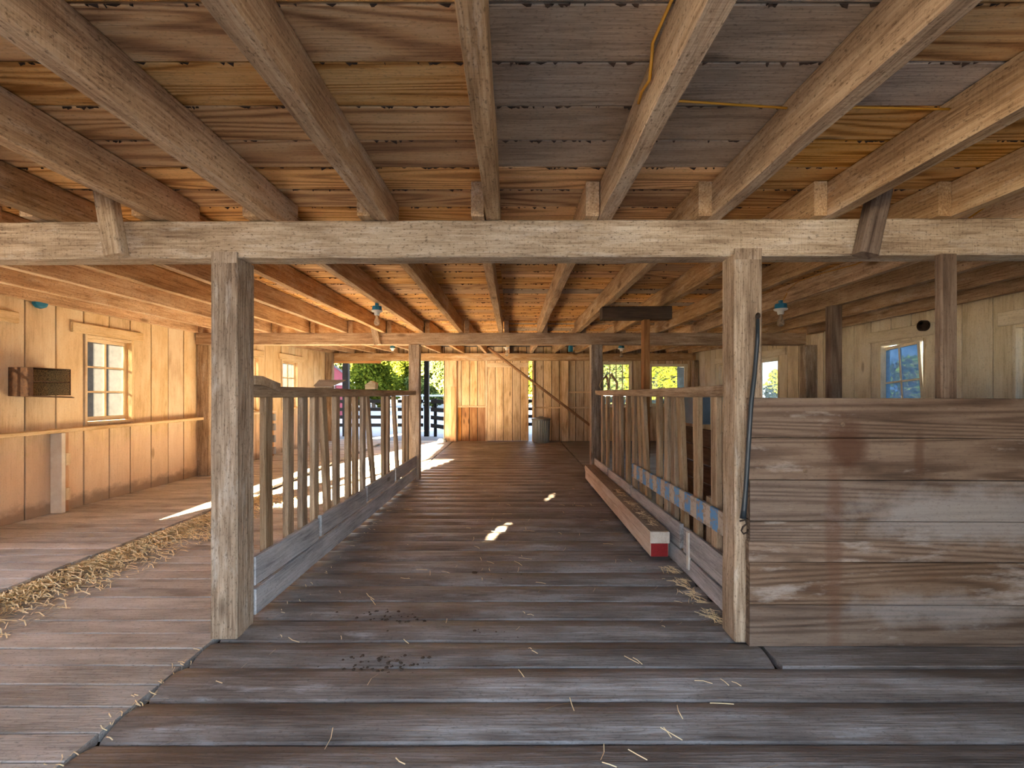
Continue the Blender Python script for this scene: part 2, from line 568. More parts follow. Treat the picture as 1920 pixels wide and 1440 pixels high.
# ---------------------------------------------------------------- ceiling
m = MB()
seams = []
y = 1.571 - .2435 * 12
while y < YF + .1:
    w = .2435 + random.uniform(-.01, .01)
    ya, yb = y + .004, min(y + w - .004, YF + .1)
    cuts = [XL - .1, -4.33, -2.54, -.103, 1.113, 2.405, XR + .1]
    for a, b in zip(cuts[:-1], cuts[1:]):
        za, zb_ = zjb(ya) + JH, zjb(yb) + JH
        grey = (a == -.103 and y < 2.1) or (random.random() < .07 and a > -.2)
        m.timber((a + .001, (ya + yb) / 2, (za + zb_) / 2 + .012 + random.uniform(0, .004)), (b - .001, (ya + yb) / 2, (za + zb_) / 2 + .012), yb - ya, .02, ch=.003,
                 up=(0, -(zb_ - za) / (yb - ya), 1), mi=1 if grey else 0)
    seams.append(y)
    y += w
for s in seams:                                   # dark chaff caught in the joints
    if s < .2:
        continue
    z = zjb(s) + JH + .003
    wid = 9.6 if s > 2.4 else s * 1.25
    for k in range(int(190 * min(1.0, wid / 5))):
        x = random.uniform(max(XL, -wid), min(XR, wid))
        L, h = random.uniform(.004, .026) * (1 + random.random()), random.uniform(.003, .013)
        m._add([(x, s, z), (x + L, s, z), (x + L * random.random(), s + random.uniform(-.01, .01), z - h), (x + L / 2, s + .012, z)],
               [(0, 1, 2), (1, 3, 2), (3, 0, 2)], [(x, s, z)] * 4, .5, 2)
m.box(XL - .1, XR + .1, YN, Y2, B1T + JH + .035, B1T + JH + .06, mi=3)
m.prism([(XL - .1, Y2, zjb(Y2) + JH + .03), (XL - .1, YF + .2, zjb(YF + .2) + JH + .03), (XL - .1, YF + .2, zjb(YF + .2) + JH + .06), (XL - .1, Y2, zjb(Y2) + JH + .06)],
        (XR - XL + .2, 0, 0), mi=3)
ce = m.build('ceiling', [M['ceil'], M['ceil_grey'], M['chaff'], M['dark']])
tag(ce, 'brown plank ceiling over the joists with dark chaff in its joints', 'ceiling', None, ST)


# ---------------------------------------------------------------- walls
def spans(a, b, cuts):
    """[a,b] minus the intervals in cuts"""
    out = [(a, b)]
    for c0, c1 in cuts:
        nxt = []
        for p, q in out:
            if c1 <= p or c0 >= q:
                nxt.append((p, q))
            else:
                if c0 > p:
                    nxt.append((p, c0))
                if c1 < q:
                    nxt.append((c1, q))
        out = nxt
    return [(p, q) for p, q in out if q - p > .004]


def board_wall(m, side, u0, u1, v0, v1, first, bw, holes, plane, sgn, mi=0, back_mi=1, top=None):
    """upright boards on a wall plane; side 'x' (plane x=const, u=y) or 'y' (plane y=const, u=x)"""
    edges = [u0]
    e = first
    while e > u0:
        e -= bw
    e += bw
    while e < u1:
        edges.append(e + random.uniform(-.012, .012))
        e += bw
    edges.append(u1)
    for i in range(len(edges) - 1):
        a, b = edges[i] + .0075, edges[i + 1] - .0075
        rnd = random.random()
        sub = sorted({a, b} | {h for ho in holes for h in ho[:2] if a < h < b})
        for p, q in zip(sub[:-1], sub[1:]):
            mid = (p + q) / 2
            vt = top(mid) if top else v1
            for z0, z1 in spans(v0, vt, [(ho[2], ho[3]) for ho in holes if ho[0] < mid < ho[1]]):
                off = random.uniform(0, .003) if len(sub) == 2 else 0
                if side == 'x':
                    m.box(min(plane, plane + sgn * .02) + off * sgn, max(plane, plane + sgn * .02) + off * sgn, p, q, z0, z1, rnd=rnd, mi=mi, axis=2)
                else:
                    m.box(p, q, min(plane, plane + sgn * .02) + off * sgn, max(plane, plane + sgn * .02) + off * sgn, z0, z1, rnd=rnd, mi=mi, axis=2)
    us = sorted({u0, u1} | {h for ho in holes for h in ho[:2] if u0 < h < u1})
    for p, q in zip(us[:-1], us[1:]):
        mid = (p + q) / 2
        vt = top(mid) if top else v1
        for z0, z1 in spans(v0, vt, [(ho[2], ho[3]) for ho in holes if ho[0] < mid < ho[1]]):
            a, b = sorted((plane + sgn * .026, plane + sgn * .07))
            if side == 'x':
                m.box(a, b, p, q, z0, z1, mi=back_mi, ch=0.0005)
            else:
                m.box(p, q, a, b, z0, z1, mi=back_mi, ch=0.0005)


ceil_top = lambda y: zjb(y) + JH
LW = [(3.5, 4.42, .98, 2.04), (5.32, 6.0, .98, 2.04), (8.15, 8.98, .99, 2.08), (9.87, 10.62, 1.0, 2.1)]
RW = [(3.75, 4.58, .98, 2.03), (5.55, 6.25, .98, 2.03), (8.6, 9.4, 1.0, 2.06), (10.5, 11.1, 1.0, 2.08)]
m = MB()
board_wall(m, 'x', YN, YF + .1, -.1, 2.5, 5.0, .3235, LW + [(.25, 3.28, 1.0, 2.28), (-.97, .2, 1.65, 2.28)], XL, -1, top=ceil_top)  # last two holes: unseen openings added to let sun onto the aisle
o = m.build('wall_left', [M['wall'], M['dark']])
tag(o, 'cream painted wall of upright boards behind the long shelf', 'wall', None, ST)
m = MB()
board_wall(m, 'x', YN, YF + .1, -.1, 2.5, 4.776, .325, RW, XR, 1, top=ceil_top)
o = m.build('wall_right', [M['wallr'], M['dark']])
tag(o, 'pale board wall behind the plank partition', 'wall', None, ST)
k = YF / F
# far wall: openings A, door+gap, window G, opening I
FW = [(-5.0, -1.875, -.2, HB), (-.70, .555, -.2, HB), (2.45, 3.3, .98, 2.24), (3.78, 4.83, 1.0, 2.18)]
m = MB()
board_wall(m, 'y', XL - .08, XR + .08, -.1, zjb(YF) + JH + .03, -.72, .225, FW + [(-1.495, -.72, -.2, 1.0)], YF, 1)
board_wall(m, 'y', -1.495, -.72, .02, 1.0, -.72, .225, [], YF, 1, mi=2)
for p in ((.99, 2.03), (1.01, 1.86)):              # two round knot holes
    pass
o = m.build('wall_far', [M['far'], M['dark'], M['farlow']])
tag(o, 'weathered board wall closing the far end of the barn', 'wall', None, ST)
m = MB()
sh = [(-4.97, -4.5, 1.45, 2.28), (-1.3, 1.9, -.2, 2.42), (-1.95, -1.87, 1.17, 1.27), (-1.80, -1.74, 1.53, 1.58)]  # unseen openings and small holes placed for sky light and sun spots
board_wall(m, 'y', XL - .08, XR + .08, -.1, 2.5, 0, .3, sh, YN, -1)
o = m.build('wall_near', [M['wallr'], M['dark']])
tag(o, 'board wall with the wide barn doorway at the near end', 'wall', None, ST)


# ---------------------------------------------------------------- windows
def window(n, side, u0, u1, z0, z1, plane, sgn, cols, rows, mat_frame, glass, label, lintel=None, tilt=0.0, jamb=True, full=False):
    """plane x=plane (side 'x'); sgn = outward direction"""
    base = Vector((plane, (u0 + u1) / 2, z0)) if side == 'x' else Vector(((u0 + u1) / 2, plane, z0))
    root = empty('window_%d' % n, base, label, 'window', None, ST)

    def bx(mb, ua, ub, za, zb, da, db, **kw):        # d: distance from the plane outward
        a, b = sorted((plane + sgn * da, plane + sgn * db))
        if side == 'x':
            mb.box(a, b, ua, ub, za, zb, **kw)
        else:
            mb.box(ua, ub, a, b, za, zb, **kw)
    fm = MB()
    t = .03
    bx(fm, u0 - .002, u0 + t, z0, z1, -.012, .12)
    bx(fm, u1 - t, u1 + .002, z0, z1, -.012, .12)
    bx(fm, u0 + t, u1 - t, z1 - t, z1, -.012, .12)
    bx(fm, u0 + t, u1 - t, z0, z0 + t, -.03, .12)
    fm.build('window_frame', mat_frame, root, base)
    if lintel:
        lm = MB()
        bx(lm, lintel[0], lintel[1], lintel[2], lintel[3], -.032, -.002, ch=.006)
        lm.build('head_board', mat_frame, root, base)
    sm, gm = MB(), MB()
    a0, a1, c0, c1 = u0 + t + .004, u1 - t - .004, z0 + t + .004, z1 - t - .004
    s = .042
    d0, d1 = .05, .085
    bx(sm, a0, a0 + s, c0, c1, d0, d1)
    bx(sm, a1 - s, a1, c0, c1, d0, d1)
    bx(sm, a0 + s, a1 - s, c1 - s, c1, d0, d1)
    bx(sm, a0 + s, a1 - s, c0, c0 + s * 1.3, d0, d1)
    for i in range(1, cols):
        u = a0 + s + (a1 - a0 - 2 * s) * i / cols
        bx(sm, u - .011, u + .011, c0 + s * 1.3, c1 - s, d0 + .003, d1 - .003)
    for i in range(1, rows):
        z = c0 + s * 1.3 + (c1 - c0 - 2.3 * s) * i / rows
        bx(sm, a0 + s, a1 - s, z - .011, z + .011, d0 + .004, d1 - .004)
    so = sm.build('sash', mat_frame, root, base)
    bx(gm, a0 + s * .6, a1 - s * .6, c0 + s, c1 - s * .6, .064, .068, ch=.0003)
    go = gm.build('pane', glass, so, base)
    go.location = (0, 0, 0)
    if tilt:
        so.rotation_euler = (tilt, 0, 0) if side == 'x' else (0, tilt, 0)
        so.location = Vector((0.0, .03, .0))
    return root


wt, wr = M['walltrim'], M['wallr']
window(1, 'x', 5.32, 6.0, .98, 2.04, XL, -1, 2, 3, wt, M['glass'], 'six-pane dusty window over the long shelf, beside the rusty box', (5.15, 6.13, 2.045, 2.16))
window(2, 'x', 3.5, 4.42, .98, 2.04, XL, -1, 2, 3, wt, M['glass'], 'window cut off by the picture edge on the shelf wall', (3.3, 4.585, 2.05, 2.165))
window(3, 'x', 8.15, 8.98, .99, 2.08, XL, -1, 2, 3, wt, M['glass'], 'shelf-wall window half hidden behind the big front post', (8.0, 9.12, 2.085, 2.2))
window(4, 'x', 9.87, 10.62, 1.0, 2.1, XL, -1, 2, 3, wt, M['glass'], 'small bright window on the shelf wall next to the far doorway', (9.75, 10.85, 2.1, 2.23))
window(5, 'x', 5.55, 6.25, .98, 2.03, XR, 1, 2, 2, wr, M['glassr'], 'crooked four-pane blue window above the plank partition', (5.42, 6.4, 2.05, 2.2), tilt=math.radians(-4.5))
window(6, 'x', 3.75, 4.58, .98, 2.03, XR, 1, 2, 2, wr, M['glassr'], 'window at the picture edge above the plank partition', (3.6, 4.7, 2.035, 2.18))
window(7, 'x', 8.6, 9.4, 1.0, 2.06, XR, 1, 1, 1, wr, M['glassc'], 'bare opening with green bushes outside, seen past the front post', (8.36, 9.55, 2.07, 2.2))
window(8, 'x', 10.5, 11.1, 1.0, 2.08, XR, 1, 2, 2, wr, M['glass'], 'tiny window sliver on the pale wall near the far corner', (10.35, 11.25, 2.09, 2.22))
window(9, 'y', 2.45, 3.3, .98, 2.24, YF, 1, 4, 3, wr, M['glassc'], 'many-paned far window with trees behind it', None)
window(10, 'y', 3.78, 4.83, 1.0, 2.18, YF, 1, 1, 1, wr, M['glassc'], 'wide far window full of bright green leaves', None)

# ---------------------------------------------------------------- far wall fittings
m = MB()
m.box(-.68, .455, 12.40, 12.425, 2.08, 2.20, mi=0)
e = [-.68, -.46, -.24, .01, .23, .455]
for a, b in zip(e[:-1], e[1:]):
    m.box(a + .006, b - .006, 12.43, 12.455, .075, 2.257, axis=2)
m.box(-.68, .455, 12.4565, 12.475, .075, 2.257, ch=.001, mi=1)
o = m.build('door_1', [M['far'], M['dark']])
tag(o, 'sliding board door in the far wall with a strip of daylight beside it', 'door', None, ST)
m = MB()
m.box(-.725, -.672, 12.40, 12.5, .06, HB)
m.box(.552, .61, 12.40, 12.5, .06, HB)
o = m.build('trim_1', M['far'])
tag(o, 'upright door jambs either side of the sliding door', 'door jamb', None, ST)
m = MB()
m.box(-1.495, -.725, 12.455, 12.499, .985, 1.03)
o = m.build('trim_2', M['far'])
tag(o, 'short ledge across the brown lower boards by the sliding door', 'ledge', None, ST)
m = MB()
m.box(.61, 1.36, 12.44, 12.499, .96, 1.0)
o = m.build('trim_3', M['far'])
tag(o, 'ledge on the far wall just over the metal bin', 'ledge', None, ST)
m = MB()
m.box(1.54, 2.3, 12.44, 12.499, .96, 1.0)
o = m.build('trim_4', M['far'])
tag(o, 'lower of two ledges on the far wall near the paned window', 'ledge', None, ST)
m = MB()
m.box(1.54, 2.3, 12.44, 12.499, 1.38, 1.42)
o = m.build('trim_5', M['far'])
tag(o, 'upper of two ledges on the far wall near the paned window', 'ledge', None, ST)

JG = 'timber posts holding up the barn'


def post(name, label, x0, x1, y0, y1, z0, z1, mat='post', group=JG, seg=8, jit=.002, lip=None, cat='post'):
    m = MB()
    rr_ = random.random()
    m.box(x0, x1, y0, y1, z0, z1, ch=.007, seg=seg, jit=jit, axis=2, rnd=rr_)
    if lip:
        m.box(x0 + .002, x1 - .002, y0 + .001, y0 + .017, z1 - .03, z1 + lip, ch=.003, axis=2, rnd=rr_)
    o = m.build(name, M[mat], None, ((x0 + x1) / 2, (y0 + y1) / 2, z0))
    return tag(o, label, cat, group)


post('timber_post', 'thick front post at the near end of the slatted railing, dark gap at its foot', -1.645, -1.50, 2.48, 2.65, .0, B1B - .008, lip=.03)
post('timber_post', 'thick front post with the black rubber strap, beside the plank partition', 1.20, 1.35, 2.45, 2.60, .0, B1B + .002, lip=.03)
post('timber_post', 'middle post where the railing with scraps on top ends, daylight beside it', -1.62, -1.455, 7.13, 7.28, .0, B2B - .004)
post('timber_post', 'middle post where the railing with the blue board ends', 1.24, 1.42, 7.13, 7.28, .0, B2B - .004)
post('wall_post', 'wall post at the end of the long shelf, under the second crossbeam', -4.99, -4.80, 7.2, 7.36, .05, B2B - .004)
post('wall_post', 'corner post where the shelf wall meets the far doorway', -4.99, -4.82, 12.15, 12.34, .1, zjb(12.1) - .004)
post('wall_post', 'dark wall post at the end of the second crossbeam above the partition', 4.63, 4.81, 7.16, 7.32, 0, B2B - .004)
post('wall_post', 'corner post by the leafy far window', 4.92, 5.04, 12.28, 12.46, .03, HB - .004)
post('timber_post', 'slim dark post standing behind the plank partition, close to its top edge', 2.32, 2.41, 2.458, 2.503, 0, B1B + .005, jit=.001, mat='slim')
post('timber_post', 'slim dark post further back, between the crooked window and the bulb', 3.44, 3.56, 4.9, 5.0, 0, zjb(4.95) - .004, jit=.001, mat='slim')
post('wall_post', 'pale post in the far wall beside the far doorway', -1.70, -1.51, 12.40, 12.49, .06, HB - .003, mat='far')
post('wall_post', 'orange board nailed on the post beside the far doorway', -1.66, -1.52, 12.36, 12.397, .06, 1.55, mat='newpost')
post('wall_post', 'blotchy far-wall post behind the diagonal pole', 1.36, 1.54, 12.41, 12.49, .06, HB - .003, mat='far')

# crossbeams
CB = 'crossbeams carrying the ceiling joists'
m = MB()
m.timber((XL, Y1 + .065, (B1B + B1T) / 2 - .018), (XR, Y1 + .065, (B1B + B1T) / 2 + .02), .13, B1T - B1B, ch=.008, seg=40, jit=.0022)
o = m.build('crossbeam', M['beam'], None, (0, Y1 + .065, B1B))
tag(o, 'whitewashed front crossbeam spanning the whole width overhead', 'beam', CB)
m = MB()
m.timber((-4.97, Y2 + .075, (B2B + B2T) / 2), (4.62, Y2 + .075, (B2B + B2T) / 2), .15, B2T - B2B, ch=.008, seg=30, jit=.0025)
o = m.build('crossbeam', M['joist'], None, (0, Y2 + .075, B2B))
tag(o, 'brown second crossbeam halfway down the barn over the railing ends', 'beam', CB)
m = MB()
m.timber((-5.0, Y3 + .065, (HB + HT) / 2), (4.91, Y3 + .065, (HB + HT) / 2), .13, HT - HB - .004, ch=.008, seg=30, jit=.0025)
o = m.build('crossbeam', M['joist'], None, (0, Y3 + .065, HB))
tag(o, 'far header beam above the doorway, door and windows of the end wall', 'beam', CB)
m = MB()
m.box(-4.9, -3.58, 12.4, 12.46, 2.19, HB - .004)
o = m.build('hanging_board', M['newpost'], None, (-4.2, 12.43, 2.19))
tag(o, 'short yellowish board under the header of the far doorway', 'board')

# joists
KX = {-8: -4.90, -7: -4.33, -6: -3.74, -5: -3.14, -4: -2.54, -3: -1.94, -2: -1.339, -1: -.724, 0: -.103,
      1: .513, 2: 1.113, 3: 1.743, 4: 2.405, 5: 3.01, 6: 3.62, 7: 4.23, 8: 4.85}
ORD = {1: 'first', 2: 'second', 3: 'third', 4: 'fourth', 5: 'fifth', 6: 'sixth', 7: 'seventh', 8: 'eighth'}


def joist_label(kk, bay):
    b = {1: 'front bay', 2: 'middle bay', 3: 'far bay'}[bay]
    if kk == 0:
        return 'rough ceiling joist over the middle of the walkway, %s' % b
    return '%s rough joist from the middle one toward the %s, %s' % (ORD[abs(kk)], 'shelf wall' if kk < 0 else 'plank partition', b)


for bay, ks, dx, ya, yb in ((1, range(-5, 6), 0.0, YN, Y1 + .27), (2, range(-8, 9), -.077, Y1 - .05, Y2 + .16), (3, range(-8, 9), .01, Y2 - .02, Y3 + .13)):
    for kk in ks:
        x = KX[kk] + dx
        if x < XL + .045 or x > XR - .045:
            x = max(XL + .045, min(XR - .045, x))
        m = MB()
        wd = .074 if bay == 1 else .07
        jj = random.uniform(-.004, .004)
        z0, z1 = zjb(ya + .02), zjb(yb)
        if bay == 2:
            z0, z1 = B1T, B2T
        zo = JH / 2 + .0015 - .002
        m.timber((x + jj, ya, z0 + zo), (x - jj, yb, z1 + zo), wd, JH - .004, ch=.003, seg=14, jit=.0022, bow=0)
        o = m.build('ceiling_joist', M['joist'], None, (x, (ya + yb) / 2, (z0 + z1) / 2))
        tag(o, joist_label(kk, bay), 'joist', 'ceiling joists of the %s bay' % {1: 'front', 2: 'middle', 3: 'far'}[bay])

# short braces on the beams
m = MB()
m.timber((-2.145, 2.468, 2.085), (-2.205, 2.468, 2.435), .098, .06, up=(0, 1, 0), ch=.006, seg=4, jit=.001)
o = m.build('wooden_brace', M['beam'], None, (-2.15, 2.468, 2.085))
tag(o, 'whitewashed short leaning block nailed on the front crossbeam, shelf wall side', 'brace', 'leaning blocks on the crossbeams')
m = MB()
m.timber((1.905, 2.456, 2.085), (1.985, 2.456, 2.44), .10, .085, up=(0, 1, 0), ch=.012, seg=4, jit=.001)
o = m.build('wooden_brace', M['slim'], None, (1.905, 2.456, 2.085))
tag(o, 'dark brown leaning block nailed on the front crossbeam, partition side', 'brace', 'leaning blocks on the crossbeams')
m = MB()
m.timber((-2.1, 7.1185, 2.115), (-2.16, 7.1185, 2.40), .1, .06, up=(0, 1, 0), ch=.006, seg=4, jit=.001)
o = m.build('wooden_brace', M['beam'], None, (-2.1, 7.118, 2.115))
tag(o, 'small leaning block on the second crossbeam', 'brace', 'leaning blocks on the crossbeams')


# ---------------------------------------------------------------- railings
def baluster(root, xf, ytop, ybot, sgn, ztop, zbot, wd=.04, dp=.085):
    m = MB()
    m.timber((xf + sgn * wd / 2, ybot + dp / 2, zbot), (xf + sgn * wd / 2, ytop + dp / 2, ztop), wd, dp, up=(0, 1, 0), ch=.004, seg=5, jit=.0016)
    return m.build('baluster', M['rail'], root, (xf, ybot, zbot))


lr = empty('stall_railing', (-1.55, 4.9, 0), 'slatted wooden railing with wood scraps on its top rail, toward the shelf wall', 'railing', 'slatted railings along the walkway')
m = MB()
m.timber((-1.555, 2.655, 1.352), (-1.55, 7.125, 1.36), .09, .072, ch=.008, seg=14, jit=.0025, bow=-.006)
m.build('top_rail', M['rail'], lr, (-1.55, 4.9, 1.35))
for yt, yb in ((2.82, 2.82), (3.10, 3.10), (3.316, 3.31), (3.517, 3.51), (3.66, 3.80), (3.95, 3.95), (4.245, 4.24), (4.44, 4.44), (4.664, 4.66),
               (4.78, 5.10), (5.42, 5.42), (5.61, 5.60), (5.88, 6.14), (6.45, 6.45), (6.65, 6.66)):
    baluster(lr, -1.525, yt, yb, -1, 1.318, .06)
m = MB()
m.timber((-1.508, 2.655, .125), (-1.508, 7.125, .115), .03, .15, ch=.004, seg=12, jit=.0015)
m.build('kick_board', M['kick'], lr, (-1.51, 4.9, .05))
for a, b in ((2.655, 3.52), (3.57, 4.66), (4.71, 5.8), (5.86, 7.125)):
    m = MB()
    m.timber((-1.508, a, .302), (-1.508, b, .29), .03, .165, ch=.004, seg=4, jit=.0015)
    m.build('kick_board', M['kick'], lr, (-1.51, a, .2))

rr = empty('stall_railing', (1.35, 4.9, 0), 'slatted wooden railing with the blue and white board, toward the plank partition', 'railing', 'slatted railings along the walkway')
m = MB()
m.timber((1.345, 2.605, 1.356), (1.345, 7.125, 1.366), .09, .075, ch=.008, seg=14, jit=.0025, bow=-.008)
m.build('top_rail', M['rail'], rr, (1.35, 4.9, 1.35))
for yt, yb in ((2.95, 2.95), (3.25, 3.24), (3.60, 3.46), (3.71, 3.70), (3.887, 3.88), (4.104, 4.10), (4.61, 4.40), (4.76, 4.60), (4.93, 4.94),
               (5.22, 5.22), (5.55, 5.54), (5.72, 5.72), (5.93, 5.93), (6.35, 6.34), (6.68, 6.68)):
    baluster(rr, 1.325, yt, yb, 1, 1.318, .06)
m = MB()
m.timber((1.305, 2.605, .07), (1.305, 7.125, .07), .03, .13, ch=.004, seg=12, jit=.0015)
m.build('kick_board', M['kick'], rr, (1.3, 4.9, .0))
for a, b in ((2.605, 3.42), (3.5, 4.9), (4.98, 6.1), (6.16, 7.125)):
    m = MB()
    m.timber((1.305, a, .245), (1.305, b, .245), .03, .19, ch=.004, seg=4, jit=.0015)
    m.build('kick_board', M['kick'], rr, (1.3, a, .15))
m = MB()
m.box(1.278, 1.296, 3.30, 3.34, .06, .33, axis=2)
m.build('cleat', M['tape'], rr, (1.29, 3.32, .06))
m = MB()
m.box(1.33, 1.37, 3.06, 3.12, .1, .64, axis=2)
m.build('cleat', M['rail'], rr, (1.35, 3.1, .1))
m = MB()
m.timber((1.305, 2.62, .535), (1.305, 4.9, .52), .022, .145, ch=.003, seg=6, jit=.001)
o = m.build('painted_board', M['blue_board'], None, (1.305, 3.8, .46))
tag(o, 'worn board with blue and white squares fixed along the slatted railing', 'board')

# wood scraps on the near railing
for (px, py, yy, dx, tl, lb) in ((497, 716, 2.86, .16, 14, 'brown wedge of scrap wood on the railing right beside the front post'),
                                 (622, 720, 3.85, .19, 0, 'flat board scrap tipped up on the railing before the red barn'),
                                 (698, 722, 4.95, .13, -22, 'yellowish wood chunk on the railing before the trees')):
    c = P(px, py, yy)
    m = MB()
    if tl == 0:
        m.prism([(-1.64, yy - .1, 1.402), (-1.48, yy - .1, 1.402), (-1.40, yy - .02, 1.452), (-1.63, yy - .02, 1.452)], (0, .012, .006))
        m.prism([(-1.63, yy - .09, 1.393), (-1.49, yy - .09, 1.393), (-1.49, yy - .09, 1.402), (-1.63, yy - .09, 1.402)], (0, .1, 0))
    elif tl > 0:
        m.prism([(-1.6, yy - .2, 1.392), (-1.5, yy - .2, 1.392), (-1.5, yy - .2, 1.445), (-1.6, yy - .2, 1.445)], (0, .08, 0))
        m.prism([(-1.6, yy - .12, 1.392), (-1.5, yy - .12, 1.392), (-1.5, yy - .12, 1.445), (-1.6, yy - .12, 1.445)], (0, .21, -.04))
    else:
        m.prism([(-1.6, yy, 1.392), (-1.49, yy, 1.392), (-1.49, yy + .02, 1.46), (-1.54, yy + .01, 1.485), (-1.6, yy, 1.44)], (0, .1, 0))
    o = m.build('wood_scrap', M['rail'] if tl >= 0 else M['walltrim'], None, (-1.55, yy, 1.39))
    tag(o, lb, 'wood scrap', 'scraps on the railing')

# big lumber along the other railing
m = MB()
m.timber((1.185, 3.66, .085), (1.20, 7.0, .10), .145, .11, ch=.004, seg=6, jit=.001)
lb_ = empty('lumber', (1.2, 5.3, .03), 'pale timber with a red painted end lying along the railing with the blue board', 'timber')
ob = m.build('red_ended_timber', [M['lumber']], lb_, (1.2, 5.3, .03))
m = MB()
m.timber((1.186, 3.645, .187), (1.203, 7.02, .202), .155, .092, ch=.004, seg=6, jit=.001)
m.build('upper_timber', M['lumber'], lb_, (1.2, 5.3, .14))
m = MB()
m.timber((1.186, 3.66, .2345), (1.203, 7.02, .2495), .153, .003, ch=.0005, seg=3)
m.build('dusty_top', M['lumbertop'], lb_, (1.2, 5.3, .23))
m = MB()
m.timber((1.185, 3.653, .085), (1.185, 3.66, .085), .135, .104, ch=.001)
m.build('red_end', M['red'], lb_, (1.2, 3.655, .03))
for yy, h in ((3.9, .027), (6.5, .036)):
    m = MB()
    m.box(1.14, 1.24, yy, yy + .1, .0, h)
    m.build('packing_block', M['kick'], lb_, (1.2, yy, .0))

# ---------------------------------------------------------------- plank partition
pr = empty('plank_partition', (3.1, 2.42, 0), 'solid wall-high partition of wide horizontal brown planks', 'partition')
zs = [.002, .222, .447, .664, .882, 1.105, 1.318]
m = MB()
for i, (a, b) in enumerate(zip(zs[:-1], zs[1:])):
    if i == 2:
        mid = a + .112
        m.timber((1.252, 2.421, (a + mid) / 2), (5.0, 2.421, (a + mid) / 2 - .006), .034, mid - a - .002, ch=.003, seg=6, jit=.0008)
        a = mid
    m.timber((1.252 + random.uniform(0, .006), 2.42, (a + b) / 2), (5.0, 2.42, (a + b) / 2 - .012), .036, b - a - .003, ch=.003, seg=6, jit=.0008)
m.build('plank_face', M['part'], pr, (3.1, 2.42, 0))
for px, py, r in ((1580, 796, .012), (1606, 999, .009), (1510, 883, .012)):
    c = P(px, py, 2.4015)
    m = MB()
    m.lathe((0, 0, 0), [(r, -.004), (r, .002), (r * .5, .004)], 12)
    m.v = [(c.x + x, c.y - z, c.z + y) for x, y, z in m.v]
    m.build('knot', M['knot'], pr, c)

# black rubber strap with hook on the front post
st = empty('rubber_strap', (1.31, 2.43, 1.73), 'black rubber strap with an iron hook hanging on the front post', 'strap')
m = MB()
pts = [P(1421, 598, 2.43), P(1420, 640, 2.43), P(1415, 700, 2.425), P(1408, 760, 2.39), P(1403, 840, 2.39), P(1398, 920, 2.392), P(1395, 955, 2.392), P(1393, 972, 2.392)]
m.tube(pts, [.009, .011, .011, .012, .012, .012, .014, .016], 10)
m.build('strap_band', M['rubber'], st, st.location, smooth=True)
m = MB()
m.tube([P(1387, 977, 2.39), P(1396, 975, 2.39), P(1402, 972, 2.39)], .004, 6)
m.tube([P(1398, 972, 2.39), P(1400, 982, 2.39), P(1393, 988, 2.39), P(1390, 995, 2.39), P(1394, 1001, 2.39), P(1401, 998, 2.39), P(1403, 992, 2.39)], .0045, 6)
m.build('hook', M['iron'], st, st.location, smooth=True)
m = MB()
m.tube([P(1421, 590, 2.455), P(1421, 594, 2.42)], .012, 8)
m.build('peg', M['iron'], st, st.location)

# ---------------------------------------------------------------- shelf on the left wall
sf = empty('wall_shelf', (-4.93, 5, .92), 'long narrow ledge along the cream wall under the six-pane window', 'shelf', 'ledges on the cream wall')
m = MB()
m.timber((-4.935, 3.0, .925), (-4.935, 7.19, .955), .125, .04, ch=.005, seg=8, jit=.0015)
m.build('shelf_board', M['walltrim'], sf, sf.location)
m = MB()
m.box(-4.995, -4.87, 4.92, 4.965, .05, .915, axis=2)
su = m.build('support_board', M['palepaint'], sf, (-4.93, 4.94, .05))
m = MB()
m.box(-4.99, -4.90, 4.966, 5.03, .05, .915, axis=2)
m.build('support_board', M['newpost'], sf, (-4.93, 5.0, .05))
for z in (.18, .56):
    m = MB()
    m.box(-4.899, -4.868, 4.966, 5.02, z, z + .13, axis=2)
    m.build('block', M['walltrim'], su, (-4.88, 4.99, z)).location = Vector((-4.88, 4.99, z)) - Vector((-4.93, 4.94, .05))
sf2 = empty('wall_shelf', (-4.93, 8.5, .98), 'ledge on the cream wall beyond the second crossbeam, seen between railing slats', 'shelf', 'ledges on the cream wall')
m = MB()
m.timber((-4.935, 7.37, .965), (-4.935, 9.4, .985), .125, .04, ch=.005, seg=4, jit=.0015)
m.build('shelf_board', M['walltrim'], sf2, sf2.location)
m = MB()
m.box(-4.995, -4.90, 9.3, 9.36, .075, .963, axis=2)
su2 = m.build('support_board', M['newpost'], sf2, (-4.93, 9.33, .07))
for z in (.12, .36, .6, .8):
    m = MB()
    m.box(-4.899, -4.86, 9.31, 9.37, z, z + .14, axis=2)
    m.build('block', M['whitepaint'], su2, (-4.88, 9.34, z)).location = Vector((-4.88, 9.34, z)) - Vector((-4.93, 9.33, .07))

# rusty two-shelf metal box on the left wall
rb = empty('rusty_box', (-4.87, 4.7, 1.32), 'rusty open metal box fixed to the cream wall beside the six-pane window', 'box')
m = MB()
x0, x1, y0, y1, z0, z1 = -4.995, -4.75, 4.51, 4.90, 1.325, 1.60
m.box(x0, x1, y0, y0 + .006, z0, z1, ch=.001)
m.box(x0, x1, y1 - .006, y1, z0, z1, ch=.001)
m.box(x0, x0 + .006, y0, y1, z0, z1, ch=.001)
m.box(x0, x1, y0, y1, z1, z1 + .006, ch=.001)
m.build('shell', M['rust'], rb, rb.location)
m = MB()
m.box(x0 + .006, x1 - .005, y0 + .007, y1 - .007, 1.462, 1.468, ch=.001)
m.build('inner_shelf', M['rust'], rb, rb.location)
m = MB()
m.box(x0 + .0065, x0 + .009, y0 + .007, y1 - .007, z0 + .001, 1.461, ch=.0004)
